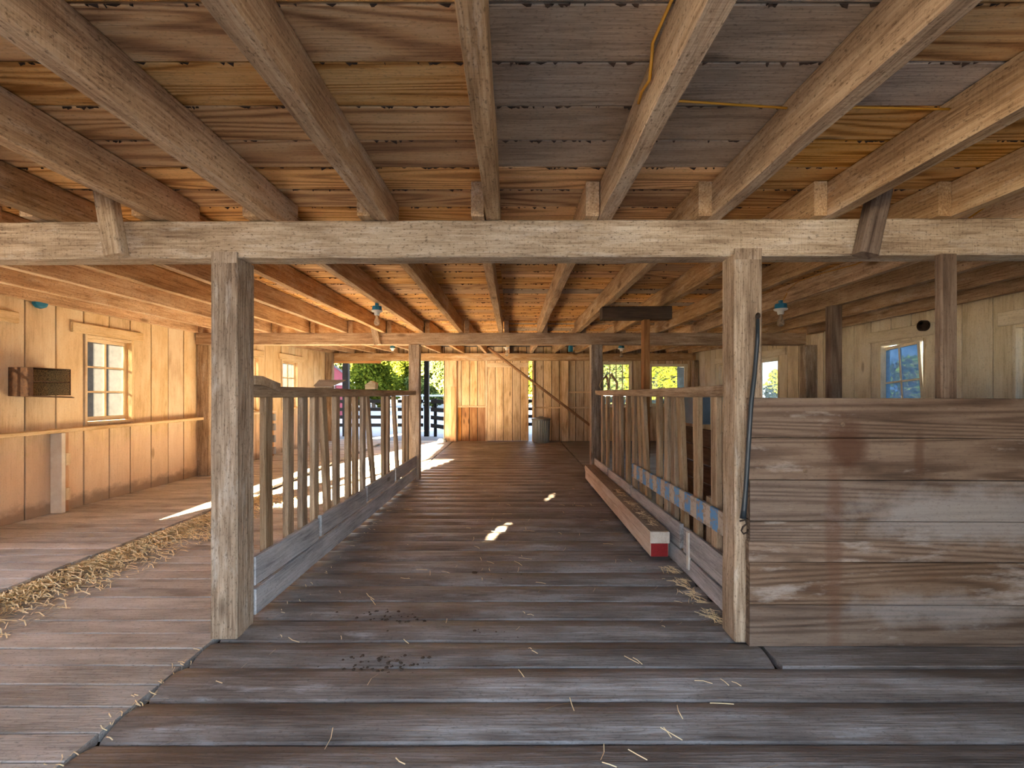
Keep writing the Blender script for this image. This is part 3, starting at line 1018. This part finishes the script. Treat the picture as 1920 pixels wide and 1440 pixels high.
m.box(x0 + .0065, x0 + .009, y0 + .007, y1 - .007, 1.469, z1 - .001, ch=.0004)
m.box(x0 + .01, x1 - .01, y1 - .0085, y1 - .0065, z0 + .001, 1.461, ch=.0004)
m.box(x0 + .01, x1 - .01, y1 - .0085, y1 - .0065, 1.469, z1 - .001, ch=.0004)
m.build('light_speckled_lining', M['speckled'], rb, rb.location)['label'] = 'rusty lining with speckles of light painted in'  # added lining that carries the painted light speckles
m = MB()
m.prism([(x0, y0, z0), (x1, y0, z0), (x1 + .005, y1, z0 - .012), (x1 - .03, y1 + .07, z0 - .022), (x0, y1, z0 - .003)], (0, 0, -.007))
m.build('bottom_tray', M['rust'], rb, rb.location)


# ---------------------------------------------------------------- lamps
def lamp(c, label, bulb=True, wire=None, box=True, s=1.0):
    """c = centre of the blue box's underside"""
    c = Vector(c)
    root = empty('ceiling_lamp', c, label, 'lamp', 'bare bulbs under the ceiling joists')
    if box:
        m = MB()
        m.lathe(c, [(.05 * s, .0), (.052 * s, .004), (.05 * s, .042 * s), (.04 * s, .046 * s)], 8)
        m.box(c.x - .014, c.x + .014, c.y - .02, c.y + .02, c.z + .04 * s, c.z + .075 * s, ch=.003)
        m.build('junction_box', M['blue'], root, c)
    m = MB()
    m.lathe(c, [(.058 * s, -.001), (.058 * s, -.008 * s), (.05 * s, -.016 * s), (.03 * s, -.022 * s), (.026 * s, -.05 * s), (.022 * s, -.052 * s)], 20)
    m.build('socket', M['porc'], root, c, smooth=True)
    if bulb:
        m = MB()
        prof = [(.013, -.052), (.014, -.075), (.017, -.085), (.026, -.105), (.031, -.125), (.029, -.143), (.018, -.158), (.0, -.162)]
        m.lathe(c, [(r * s, z * s) for r, z in prof], 18)
        m.build('bulb', M['bulb'], root, c, smooth=True)
    if wire:
        m = MB()
        m.tube([c + Vector(w) for w in wire], .004, 6)
        m.build('cord', M['cable'], root, c)
    return root


lamp((-1.425, 4.80, zjb(4.8) - .078), 'clear bulb in a blue box under a joist above the scraps on the railing', s=1.0)
lamp((2.805, 4.75, 2.30 - .07), 'bulb in a blue box by the front post with the rubber strap', s=1.15, wire=[(.02, .0, .08), (.05, .0, .13), (.055, -.02, .16)])
lamp(P(950, 651, 9.3), 'small white bulb above the sliding door', box=False, s=1.15, wire=[(0, 0, 0), (0, 0, .12)])
lamp(P(1165, 653, 9.3), 'small bulb with a blue box above the many-paned far window', s=1.15)
lamp(P(736, 653, 9.3), 'white bulb holder above the far doorway', s=1.0, bulb=False)
jb = empty('junction_box', (-4.95, 4.8, 2.29), 'ragged blue junction box on the cream wall high above the rusty box', 'junction box')
m = MB()
m.lathe((0, 0, 0), [(.045, 0), (.062, .012), (.058, .05), (.04, .055)], 9)
m.v = [(-4.998 + z * 1.0, 4.79 + x * 1.15, 2.30 + y) for x, y, z in m.v]
m.build('box', M['blue'], jb, jb.location)
m = MB()
m.tube([(-4.96, 4.82, 2.34), (-4.955, 4.83, 2.40), (-4.95, 4.83, 2.45)], .005, 6)
m.build('cord', M['cable'], jb, jb.location)
jb = empty('junction_box', P(1070, 656, 9.5), 'tiny blue junction box above the far wall near the diagonal pole', 'junction box')
m = MB()
m.lathe(jb.location, [(.045, -.04), (.05, -.03), (.05, .03), (.04, .2)], 10)
m.build('box', M['blue'], jb, jb.location)
m = MB()
c = Vector(jb.location)
m.tube([c + Vector((.04, 0, 0)), c + Vector((.15, 0, -.02)), c + Vector((.26, 0, .01)), c + Vector((.34, 0, .08)), c + Vector((.4, 0, .1))], .006, 6)
m.build('cord', M['cable'], jb, jb.location)


# yellow cables
def cable(pts, label, r=.0045):
    m = MB()
    m.tube(pts, r, 6)
    o = m.build('electric_cord', M['cable'], None, pts[0], smooth=True)
    tag(o, label, 'cable', 'yellow cables on the ceiling')


cable([(.468, 1.2, 2.478), P(1224, 80, 1.49), P(1222, 110, 1.5), P(1218, 150, 1.53), P(1203, 172, 1.62), P(1197, 194, 1.66)], 'yellow cable end hanging beside the joist just past the walkway middle', .0055)
cable([(.556, 1.77, 2.478), (.64, 1.77, 2.476), (1.07, 1.77, 2.448)], 'yellow cable strung along the grey ceiling boards between two joists')
cable([(1.155, 1.77, 2.452), (1.45, 1.77, 2.448), (1.703, 1.77, 2.444)], 'yellow cable strung under brown ceiling boards, second stretch toward the partition')
cable([(2.55, 2.8, 2.25), P(1815, 410, 2.66), P(1860, 380, 2.66), P(1925, 352, 2.66)], 'yellow cable slanting above the front crossbeam at the picture edge')
cable([(2.865, 4.74, 2.42), (2.868, 4.55, 2.47), (2.868, 4.2, 2.455), (2.868, 3.8, 2.42), (2.868, 3.5, 2.43)], 'yellow cable running along a joist from the bulb by the strap')

# T-shaped prop behind the right railing
tp = empty('t_prop', (1.48, 5.02, 0), 'dark T-shaped prop holding up the joists behind the blue-board railing', 'prop')
m = MB()
m.box(1.445, 1.51, 4.98, 5.10, 0, 2.158, ch=.005, seg=5, jit=.001, axis=2)
m.build('prop_post', M['farlow'], tp, tp.location)
m = MB()
m.timber((.985, 5.03, 2.228), (1.745, 5.03, 2.232), .15, .135, ch=.008, seg=5, jit=.002)
m.build('cross_piece', M['junk'], tp, tp.location)

# diagonal pole by the far wall
m = MB()
m.tube([P(916, 652, 11.6), P(1010, 724, 11.9), P(1106, 797, 12.2)], .034, 8)
o = m.build('diagonal_pole', M['farlow'], None, P(1106, 797, 12.2))
tag(o, 'dark diagonal pole leaning across the far wall', 'pole')

# metal bin
bn = empty('trash_can', (.77, 12.05, zf(12) + .0), 'dented ribbed galvanised bin standing at the far wall beside the sliding door', 'bin')
m = MB()
bz = Vector((.77, 12.05, zf(12.05)))
m.lathe(bz, [(.205, .0), (.21, .02), (.215, .05)], 56)
m.lathe(bz, [(.214, .05), (.222, .18), (.236, .5), (.24, .60)], 112, flute=.024, nf=28)
m.lathe(bz, [(.244, .60), (.248, .61), (.248, .63), (.24, .64)], 56)
m.build('bin_body', M['galv'], bn, bn.location)
m = MB()
m.lathe(bz, [(.256, .62), (.258, .645), (.24, .655), (.12, .675), (.0, .68)], 48)
m.build('bin_lid', M['galv'], bn, bn.location, smooth=True)
m = MB()
m.tube([bz + Vector(p) for p in ((-.07, 0, .67), (-.05, 0, .70), (.05, 0, .70), (.07, 0, .67))], .008, 8)
m.build('lid_handle', M['galv'], bn, bn.location)
m = MB()
m.box(-2.0, -1.78, 12.2, 12.42, .056, .10)
m.box(-1.98, -1.80, 12.22, 12.40, .10, .13)
o = m.build('stone_block', M['kick'], None, (-1.9, 12.3, .056))
tag(o, 'small grey block on the floor at the edge of the far doorway', 'block')

# leather loops hanging at the end of the right railing
for i, (px, tx, lb) in enumerate(((1129, 1134, 'pale leather strap loop on the railing end by the middle post'), (1157, 1153, 'pale leather strap loop on the railing, a bit nearer than the other'))):
    yy = 6.6 - i * .55
    m = MB()
    a = P(px - 7, 731, yy)
    a.z = 1.404
    a.x = 1.345
    top = a + Vector((.02 if i == 0 else -.02, .0, .215))
    pts = [a + Vector((.05, 0, 0)), a + Vector((.055, 0, .08)), top + Vector((.01, 0, -.04)), top, top + Vector((-.015, 0, -.03)), a + Vector((-.05, 0, .12)), a + Vector((-.075, 0, .06)), a + Vector((-.05, 0, .012))]
    m.tube(pts, [.012, .016, .018, .016, .012, .010, .010, .009], 8)
    o = m.build('leather_strap', M['leather'], None, a, smooth=True)
    tag(o, lb, 'strap', 'strap loops on the railing')

# things in the dark behind the right railing
m = MB()
for z in (.05, .27, .49, .71):
    m.timber((2.35, 3.2, z + .1), (2.35, 6.9, z + .1), .04, .2, ch=.004, seg=4, jit=.002)
for yy in (3.3, 5.0, 6.8):
    m.box(2.375, 2.46, yy - .045, yy + .045, 0, .95, axis=2)
o = m.build('manger', M['junk'], None, (2.35, 5, 0))
tag(o, 'dark board manger in the shadow behind the blue-board railing', 'manger')
m = MB()
m.prism([(2.25, 5.55, .97), (2.42, 5.55, .97), (2.42, 5.55, 1.30), (2.25, 5.55, 1.33)], (0, 1.0, 0))
o = m.build('metal_sheet', M['tarp'], None, (2.35, 6.0, .96))
tag(o, 'blue grey sheet-covered box resting on the dark manger', 'box')
m = MB()
m.lathe((1.95, 5.6, 0.0), [(.11, 0), (.14, .28), (.145, .28), (.145, .3), (.13, .3)], 24)
o = m.build('bucket', M['white'], None, (1.95, 5.6, 0))
tag(o, 'pale bucket on the floor behind the blue-board railing', 'bucket')
m = MB()
pts = []
for i in range(8):
    z = i / 7
    pts.append((1.46 + .012 * math.sin(i * 1.3), 6.22 + .05 * math.sin(i * 2.1), .35 + z * .93))
for a, b in zip(pts[:-1], pts[1:]):
    w0, w1 = .05 + .03 * math.sin(a[2] * 7), .05 + .03 * math.sin(b[2] * 7)
    m.prism([(a[0], a[1] - w0, a[2]), (a[0], a[1] + w0, a[2]), (b[0], b[1] + w1, b[2]), (b[0], b[1] - w1, b[2])], (.012, 0, 0))
o = m.build('hanging_rag', M['white'], None, (1.46, 6.2, .35))
tag(o, 'white rag hanging inside the railing by the middle post', 'rag')
m = MB()
m.tube([(2.36, 3.55, .94), (2.5, 3.6, 1.1), (2.38, 3.7, 1.25), (2.3, 3.8, 1.12), (2.45, 3.85, 1.02), (2.4, 3.95, .95)], .006, 6)
o = m.build('wire_coil', M['galv'], None, (2.4, 3.7, .94))
tag(o, 'loose twisted wire on the dark manger near the front post', 'wire')

# round dark pipe stub above the crooked window
m = MB()
m.lathe((0, 0, 0), [(.065, 0), (.065, .05), (.045, .05), (.045, .01), (.0, .01)], 20)
m.v = [(XR - .034 - z, 5.52 + x, 2.17 + y) for x, y, z in m.v]
o = m.build('vent_pipe', M['iron'], None, (XR - .04, 5.52, 2.17))
tag(o, 'round black pipe end on the board over the crooked window', 'pipe')


# ---------------------------------------------------------------- straw and dirt
def straw_mesh(name, gen, n, mat, label, cat, w=.0022, zup=.03):
    v = np.zeros((n * 6, 3), np.float32)
    f = []
    for i in range(n):
        x, y, zb, L = gen()
        an = random.uniform(0, math.pi)
        dx, dy = math.cos(an) * L / 2, math.sin(an) * L / 2
        nx, ny = -math.sin(an) * w, math.cos(an) * w
        b = random.uniform(-.2, .2) * L
        z = [zb + random.uniform(.002, zup), zb + random.uniform(.004, zup * 1.4), zb + random.uniform(.002, zup)]
        pts = [(x - dx, y - dy, z[0]), (x + nx / w * b * .5, y + ny / w * b * .5, z[1]), (x + dx, y + dy, z[2])]
        for j, p in enumerate(pts):
            v[i * 6 + j * 2] = (p[0] + nx, p[1] + ny, p[2])
            v[i * 6 + j * 2 + 1] = (p[0] - nx, p[1] - ny, p[2] + w)
        q = i * 6
        f += [(q, q + 2, q + 3, q + 1), (q + 2, q + 4, q + 5, q + 3)]
    me = bpy.data.meshes.new(name)
    me.from_pydata(v.tolist(), [], f)
    me.materials.append(mat)
    o = bpy.data.objects.new(name, me)
    C.objects.link(o)
    return tag(o, label, cat, None, 'stuff')


def g_gutter():
    y = random.uniform(1.9, 5.9)
    wid = .50
    t = abs(random.gauss(0, .46))
    x = -3.36 + min(t, 1.15) * wid
    zz = .035 * math.exp(-((x + 3.2) / .14) ** 2)
    return x, y, max(0, zz) * random.random(), random.uniform(.04, .14)


straw_mesh('hay', g_gutter, 7000, M['straw'], 'pale hay lying in the strip beside the raised side floor', 'hay', w=.0026, zup=.022)


def g_loose():
    r = random.random()
    if r < .35:
        y = random.uniform(2.62, 3.58)
        return 1.24 - abs(random.gauss(0, .05)), y, .0, random.uniform(.03, .12)
    if r < .5:
        y = random.uniform(3.8, 5.2)
        return 1.19 + random.uniform(-.04, .04), y, .238 + (y - 3.66) * .0046, random.uniform(.03, .1)
    if r < .62:
        return -1.62 + random.gauss(0, .025), random.uniform(1.5, 2.42), -.005, random.uniform(.02, .07)
    if r < .72:
        return -1.44 + abs(random.gauss(0, .05)), random.uniform(2.6, 7), .0, random.uniform(.02, .08)
    return random.uniform(-1.42, 1.06), random.uniform(1.3, 7), .008, random.uniform(.02, .12)


straw_mesh('straw_litter', g_loose, 700, M['straw'], 'loose straw bits scattered on the walkway and along the railings', 'straw', w=.0016, zup=.006)
m = MB()
for (px, py, n, sp) in ((890, 1075, 1, .0), (720, 1150, 30, .1), (745, 1165, 18, .08), (700, 1245, 40, .12), (720, 1255, 30, .12), (930, 1185, 9, .08), (940, 1080, 12, .06)):
    Y = F * H0 / (py - HY)
    X = (px - 960) / F * Y
    for j in range(n):
        r = random.uniform(.003, .010) if n > 1 else .02
        x, y = X + random.gauss(0, sp), Y + random.gauss(0, sp * .5)
        z = .002
        prof = [(r, 0), (r * .9, r * .3), (r * .4, r * .6), (0, r * .65)]
        m.lathe((x, y, z), prof, 7)
        nn = 28
        for i in range(len(m.v) - nn, len(m.v)):
            vx, vy, vz = m.v[i]
            m.v[i] = (vx + random.uniform(-r, r) * .3, vy + random.uniform(-r, r) * .3, vz)
o = m.build('mud_crumbs', M['mud'])
tag(o, 'crumbs of dried mud on the floor planks', 'mud', None, 'stuff')

# ---------------------------------------------------------------- outdoors
m = MB()
m.quad((-120, YF + .1, -.1), (120, YF + .1, -.1), (120, 140, -.1), (-120, 140, -.1))
m.quad((-120, -60, -.1), (XL - .1, -60, -.1), (XL - .1, YF + .1, -.1), (-120, YF + .1, -.1))
m.quad((XR + .1, -60, -.1), (120, -60, -.1), (120, YF + .1, -.1), (XR + .1, YF + .1, -.1))
m.quad((XL - .1, -60, -.1), (XR + .1, -60, -.1), (XR + .1, YN, -.1), (XL - .1, YN, -.1))
o = m.build('ground', M['gravel'])
tag(o, 'pale gravel yard outside the barn', 'ground', None, ST)

m = MB()
m.prism([(-5.6, -1.3, 2.65), (5.65, -1.3, 2.65), (5.65, -1.3, 2.8), (-5.6, -1.3, 4.6)], (0, 14.0, 0))  # unseen roof; one-way slope shades the porch posts, leaves the hedge sunlit
o = m.build('roof', M['roofing'])
tag(o, 'unseen dark barn roof, its slope shaped to shade the porch posts', 'roof', None, ST)
PG = 'dark porch posts outside the far wall'
for x0, x1, lb in ((-5.82, -5.62, 'dark porch post outside the far doorway, next to the red barn'), (-3.02, -2.86, 'dark porch post outside where the two fence runs meet'),
                   (5.72, 5.93, 'dark porch post outside the wide leafy far window')):
    post('porch_post', lb, x0, x1, 15.6, 15.78, -.1, 2.9, mat='fence', group=PG)
m = MB()
m.box(-8, 8, 15.58, 15.8, 2.902, 3.1)
m.prism([(-8, 12.62, 3.25), (-8, 16.2, 3.02), (-8, 16.2, 3.1), (-8, 12.62, 3.33)], (16, 0, 0))
o = m.build('porch_roof', M['roofing'])
tag(o, 'porch roof on dark posts outside the far wall', 'roof', None, ST)


def fence(p0, p1, nb, zs, h, posts, label, mat='fence', name='board_fence'):
    p0, p1 = Vector(p0), Vector(p1)
    root = empty(name, (p0.x, p0.y, -.1), label, 'fence', 'fences in the yard')
    for z in zs:
        m = MB()
        m.timber(p0 + Vector((0, 0, z)), p1 + Vector((0, 0, z)), .03, h, seg=4, jit=.003)
        m.build('fence_board', M[mat], root, p0)
    d = (p1 - p0).normalized()
    nrm = Vector((-d.y, d.x, 0)) * .06
    for t in posts:
        q = p0.lerp(p1, t) + nrm
        m = MB()
        m.box(q.x - .05, q.x + .05, q.y - .05, q.y + .05, -.1, zs[0] + h * .8, axis=2)
        m.build('fence_post', M[mat], root, q)


fence((-9.5, 15.9, 0), (-3.1, 15.9, 0), 4, (1.10, .82, .55, .27), .115, (.02, .35, .7), 'dark four-board fence across the yard behind the far doorway')
fence((-2.8, 15.75, 0), (-1.2, 13.2, 0), 4, (1.10, .82, .55, .27), .135, (.08, .95), 'dark four-board fence run slanting toward the barn wall')
fence((-.6, 16.4, 0), (9.0, 16.4, 0), 4, (1.10, .82, .55, .27), .115, (.1, .4, .7), 'dark fence seen through the gap beside the sliding door')
fence((-24, 42, 0), (20, 42, 0), 2, (1.25, .75), .16, [i / 14 for i in range(15)], 'far thin white fence in front of the trees', mat='whitepaint', name='white_fence')

# red barn beyond the yard
bb = empty('red_barn', (-12.6, 30, -.1), 'red barn with white trim beyond the far doorway', 'barn')
m = MB()
AW = (-4.6, 9.4, 0)
m.prism([(-20, 30, -.1), (-11.1, 30, -.1), (-11.1, 30, 2.75), (-11.75, 30, 3.25), (-11.75, 30, 3.7), (-16, 30, 7.5), (-20, 30, 3.7)], AW)
m.build('barn_wall', M['redbarn'], bb, bb.location)
m = MB()
m.prism([(-11.85, 29.9, 3.28), (-10.95, 29.9, 2.62), (-10.95, 29.9, 2.78), (-11.85, 29.9, 3.44)], AW)
m.prism([(-16.0, 29.85, 7.6), (-11.5, 29.85, 3.5), (-11.5, 29.85, 3.66), (-16.0, 29.85, 7.78)], AW)
m.build('barn_roof', M['roofing'], bb, bb.location)
m = MB()
m.box(-11.75, -11.12, 29.95, 29.99, 1.95, 2.12)
m.box(-11.72, -11.66, 29.95, 29.99, .5, 1.95)
m.build('barn_trim', M['whitepaint'], bb, bb.location)
# pale shed outside the left windows, built long and tall to shade the yard
ns = empty('pale_shed', (-13, 9, -.1), 'pale shed outside the shelf-wall windows', 'shed')
m = MB()
for i in range(72):
    y = -3 + i * .35
    m.box(-10.6, -10.5 + (.03 if i % 2 else 0), y, y + .35, 2.0, 6.0, ch=.001)
m.box(-16, -10.6, -3, 22.2, -.1, 6.0, ch=.001)
m.build('shed_siding', M['whitepaint'], ns, ns.location)
m = MB()
m.box(-10.598, -10.45, -3, 22.2, -.1, 1.98)
m.build('shed_base', M['tape'], ns, ns.location)
m = MB()
m.prism([(-16.3, -3.3, 6.01), (-10.2, -3.3, 6.01), (-13.2, -3.3, 6.6)], (0, 25.8, 0))
m.build('shed_roof', M['roofing'], ns, ns.location)


def leaf_cloud(name, blobs, n, size, mat):
    """blobs: (x,y,z,rx,ry,rz). leaves sit mostly near each blob's skin"""
    vol = np.array([b[3] * b[4] * b[5] for b in blobs]) ** .7
    pick = rng.choice(len(blobs), n, p=vol / vol.sum())
    B = np.array(blobs)[pick]
    d = rng.normal(size=(n, 3))
    d /= np.linalg.norm(d, axis=1)[:, None]
    rad = rng.random((n, 1)) ** .35
    c = B[:, :3] + d * rad * B[:, 3:]
    a = rng.normal(size=(n, 3))
    a /= np.linalg.norm(a, axis=1)[:, None]
    b = np.cross(a, rng.normal(size=(n, 3)))
    b /= np.linalg.norm(b, axis=1)[:, None]
    s = size * (.6 + .8 * rng.random((n, 1)))
    v = np.stack([c - a * s, c + b * s * .55, c + a * s, c - b * s * .55], axis=1).reshape(-1, 3)
    me = bpy.data.meshes.new(name)
    me.from_pydata(v.tolist(), [], np.arange(n * 4).reshape(-1, 4).tolist())
    me.materials.append(mat)
    at = me.attributes.new('rnd', 'FLOAT', 'POINT')
    at.data.foreach_set('value', np.repeat(rng.random(n), 4).astype(np.float32))
    return me


def blobs(r, h, n, flat=1.0):
    out = []
    for i in range(n):
        t = random.random()
        an = random.uniform(0, 6.28)
        rr = r * (1 - .55 * abs(t - .35)) * random.uniform(.2, .75)
        out.append((rr * math.cos(an), rr * math.sin(an), h * (.12 + .78 * t), r * random.uniform(.3, .5), r * random.uniform(.3, .5), r * random.uniform(.22, .4)))
    return out


TM = [leaf_cloud('foliage', blobs(4.0, 9.0, 34), 15000, .24, M['leaf']), leaf_cloud('foliage', blobs(3.6, 8.0, 30), 14000, .22, M['leaf2']),
      leaf_cloud('foliage', blobs(1.6, 3.4, 26), 9000, .10, M['leaf3'])]
m = MB()
m.tube([(0, 0, 0), (.1, 0, 1.5), (0, .1, 3.2), (.15, 0, 5.2)], [.3, .24, .18, .08], 8)
trunk_me = m.build('trunk', M['bark'])
tmesh = trunk_me.data
bpy.data.objects.remove(trunk_me)
TG = 'trees beyond the yard'


def tree(kind, x, y, s, label, cat='tree', trunk=True, name='tree', group=TG):
    r = empty(name, (x, y, -.1), label, cat, group)
    r.rotation_euler = (0, 0, random.uniform(0, 6.28))
    r.scale = (s, s, s * random.uniform(.92, 1.08))
    o = bpy.data.objects.new('foliage', TM[kind])
    C.objects.link(o)
    o.parent = r
    if trunk:
        o = bpy.data.objects.new('trunk', tmesh)
        C.objects.link(o)
        o.parent = r


for x, yy, kk, sc_, lb in ((-21.5, 56, 1, .9, 'grey green tree beside the red barn in the far doorway'), (-15.2, 50, 0, .78, 'yellow green tree nearest the porch post by the red barn'),
                          (-8.6, 50, 1, .82, 'grey green tree showing between the middle post and the far wall'), (-12.6, 60, 0, .95, 'tall yellow tree in the middle of the far doorway'),
                          (-4.6, 60, 0, .95, 'bright tree behind the second porch post'), (-19.5, 67, 0, 1.0, 'tall yellow tree behind the one by the porch post'),
                          (-10.8, 70, 1, 1.05, 'tall grey green tree at the back of the far doorway'), (2.6, 56, 0, .9, 'tree seen through the gap beside the sliding door'),
                          (9.2, 47, 1, .85, 'grey green tree in the first panes of the many-paned window'), (13.6, 56, 0, .72, 'low tree at the sky side of the many-paned window'),
                          (19.5, 66, 1, .95, 'tree far behind the hedge bushes of the wide window')):
    tree(kk, x, yy, sc_, lb)
for x, yy, sc_, lb in ((8.3, 26.2, 1.2, 'bright hedge bush filling the T-prop side of the wide far window'), (12.1, 26.6, 1.2, 'bright hedge bush behind the porch post of the wide far window'),
                       (10.4, 31.5, 1.6, 'taller hedge bush behind the other two outside the wide far window')):
    tree(2, x, yy, sc_, lb, 'bush', False, 'bush', 'hedge bushes outside the wide window')
for i, (x, yy, s) in enumerate(((8.4, 13.0, .75), (8.8, 9.6, .62), (8.6, 6.6, .55), (9.2, 4.4, .6))):
    tree(2, x, yy, s, ['green bush outside the bare opening past the strap post', 'green bush outside between the partition windows', 'green bush outside the crooked window', 'green bush outside the picture-edge window'][i],
         'bush', False, 'bush', 'bushes along the partition side of the barn')
# unseen barn block, added behind the viewer to keep sun off the near doorway
kb = empty('sun_block_barn', (-9.9, -28, -.1), 'unseen barn added behind the near doorway to block the low sun', 'barn')
m = MB()
m.prism([(-9.82, -26, -.1), (-1.0, -26, -.1), (-1.0, -26, 8.8), (-9.82, -26, 8.8)], (0, -5, 0))
m.build('barn_wall', M['tape'], kb, kb.location)
m = MB()
m.prism([(-9.4, -25.8, 8.8), (-.8, -25.8, 8.8), (-.8, -28.5, 9.4), (-9.4, -28.5, 9.4)], (0, -.1, .12))
m.build('barn_roof', M['roofing'], kb, kb.location)

# ---------------------------------------------------------------- light
w = bpy.data.worlds.new('World')
bpy.context.scene.world = w
w.use_nodes = True
nt = w.node_tree
nt.nodes.clear()
out = nt.nodes.new('ShaderNodeOutputWorld')
bg = nt.nodes.new('ShaderNodeBackground')
tc = nt.nodes.new('ShaderNodeTexCoord')
sx = nt.nodes.new('ShaderNodeSeparateXYZ')
rp = nt.nodes.new('ShaderNodeValToRGB')
nt.links.new(tc.outputs['Generated'], sx.inputs[0])
nt.links.new(sx.outputs[2], rp.inputs[0])
rp.color_ramp.elements[0].position = 0.0
rp.color_ramp.elements[0].color = (.88, .94, 1.0, 1)
rp.color_ramp.elements[1].position = .6
rp.color_ramp.elements[1].color = (.55, .74, 1.0, 1)
nt.links.new(rp.outputs[0], bg.inputs[0])
bg.inputs[1].default_value = .72
nt.links.new(bg.outputs[0], out.inputs[0])
sl = bpy.data.lights.new('Sun', 'SUN')
sl.energy = 36.0
sl.color = (1.0, .78, .49)
sl.angle = math.radians(.6)
so = bpy.data.objects.new('Sun', sl)
C.objects.link(so)
az, el = math.radians(18), math.radians(12)
d = Vector((math.sin(az) * math.cos(el), math.cos(az) * math.cos(el), -math.sin(el)))
so.rotation_euler = d.to_track_quat('-Z', 'Y').to_euler()
so.location = (-20, -40, 15)

# ---------------------------------------------------------------- camera
cam = bpy.data.cameras.new('Camera')
cam.sensor_width = 36
cam.lens = F / 1920 * 36
cam.shift_y = (HY - 720) / 1920
cam.clip_start = .05
cam.clip_end = 500
co = bpy.data.objects.new('Camera', cam)
C.objects.link(co)
co.location = (0, 0, H0)
co.rotation_euler = (math.pi / 2, 0, 0)
sc = bpy.context.scene
sc.camera = co
sc.view_settings.view_transform = 'Standard'
sc.view_settings.look = 'None'
sc.view_settings.gamma = 1
sc.view_settings.exposure = 3.7
sc.view_settings.use_curve_mapping = False
sc.cycles.max_bounces = 10
sc.cycles.diffuse_bounces = 6
sc.cycles.adaptive_threshold = .03
sc.cycles.transparent_max_bounces = 12
sc.cycles.use_denoising = True
sc.cycles.sample_clamp_indirect = 6
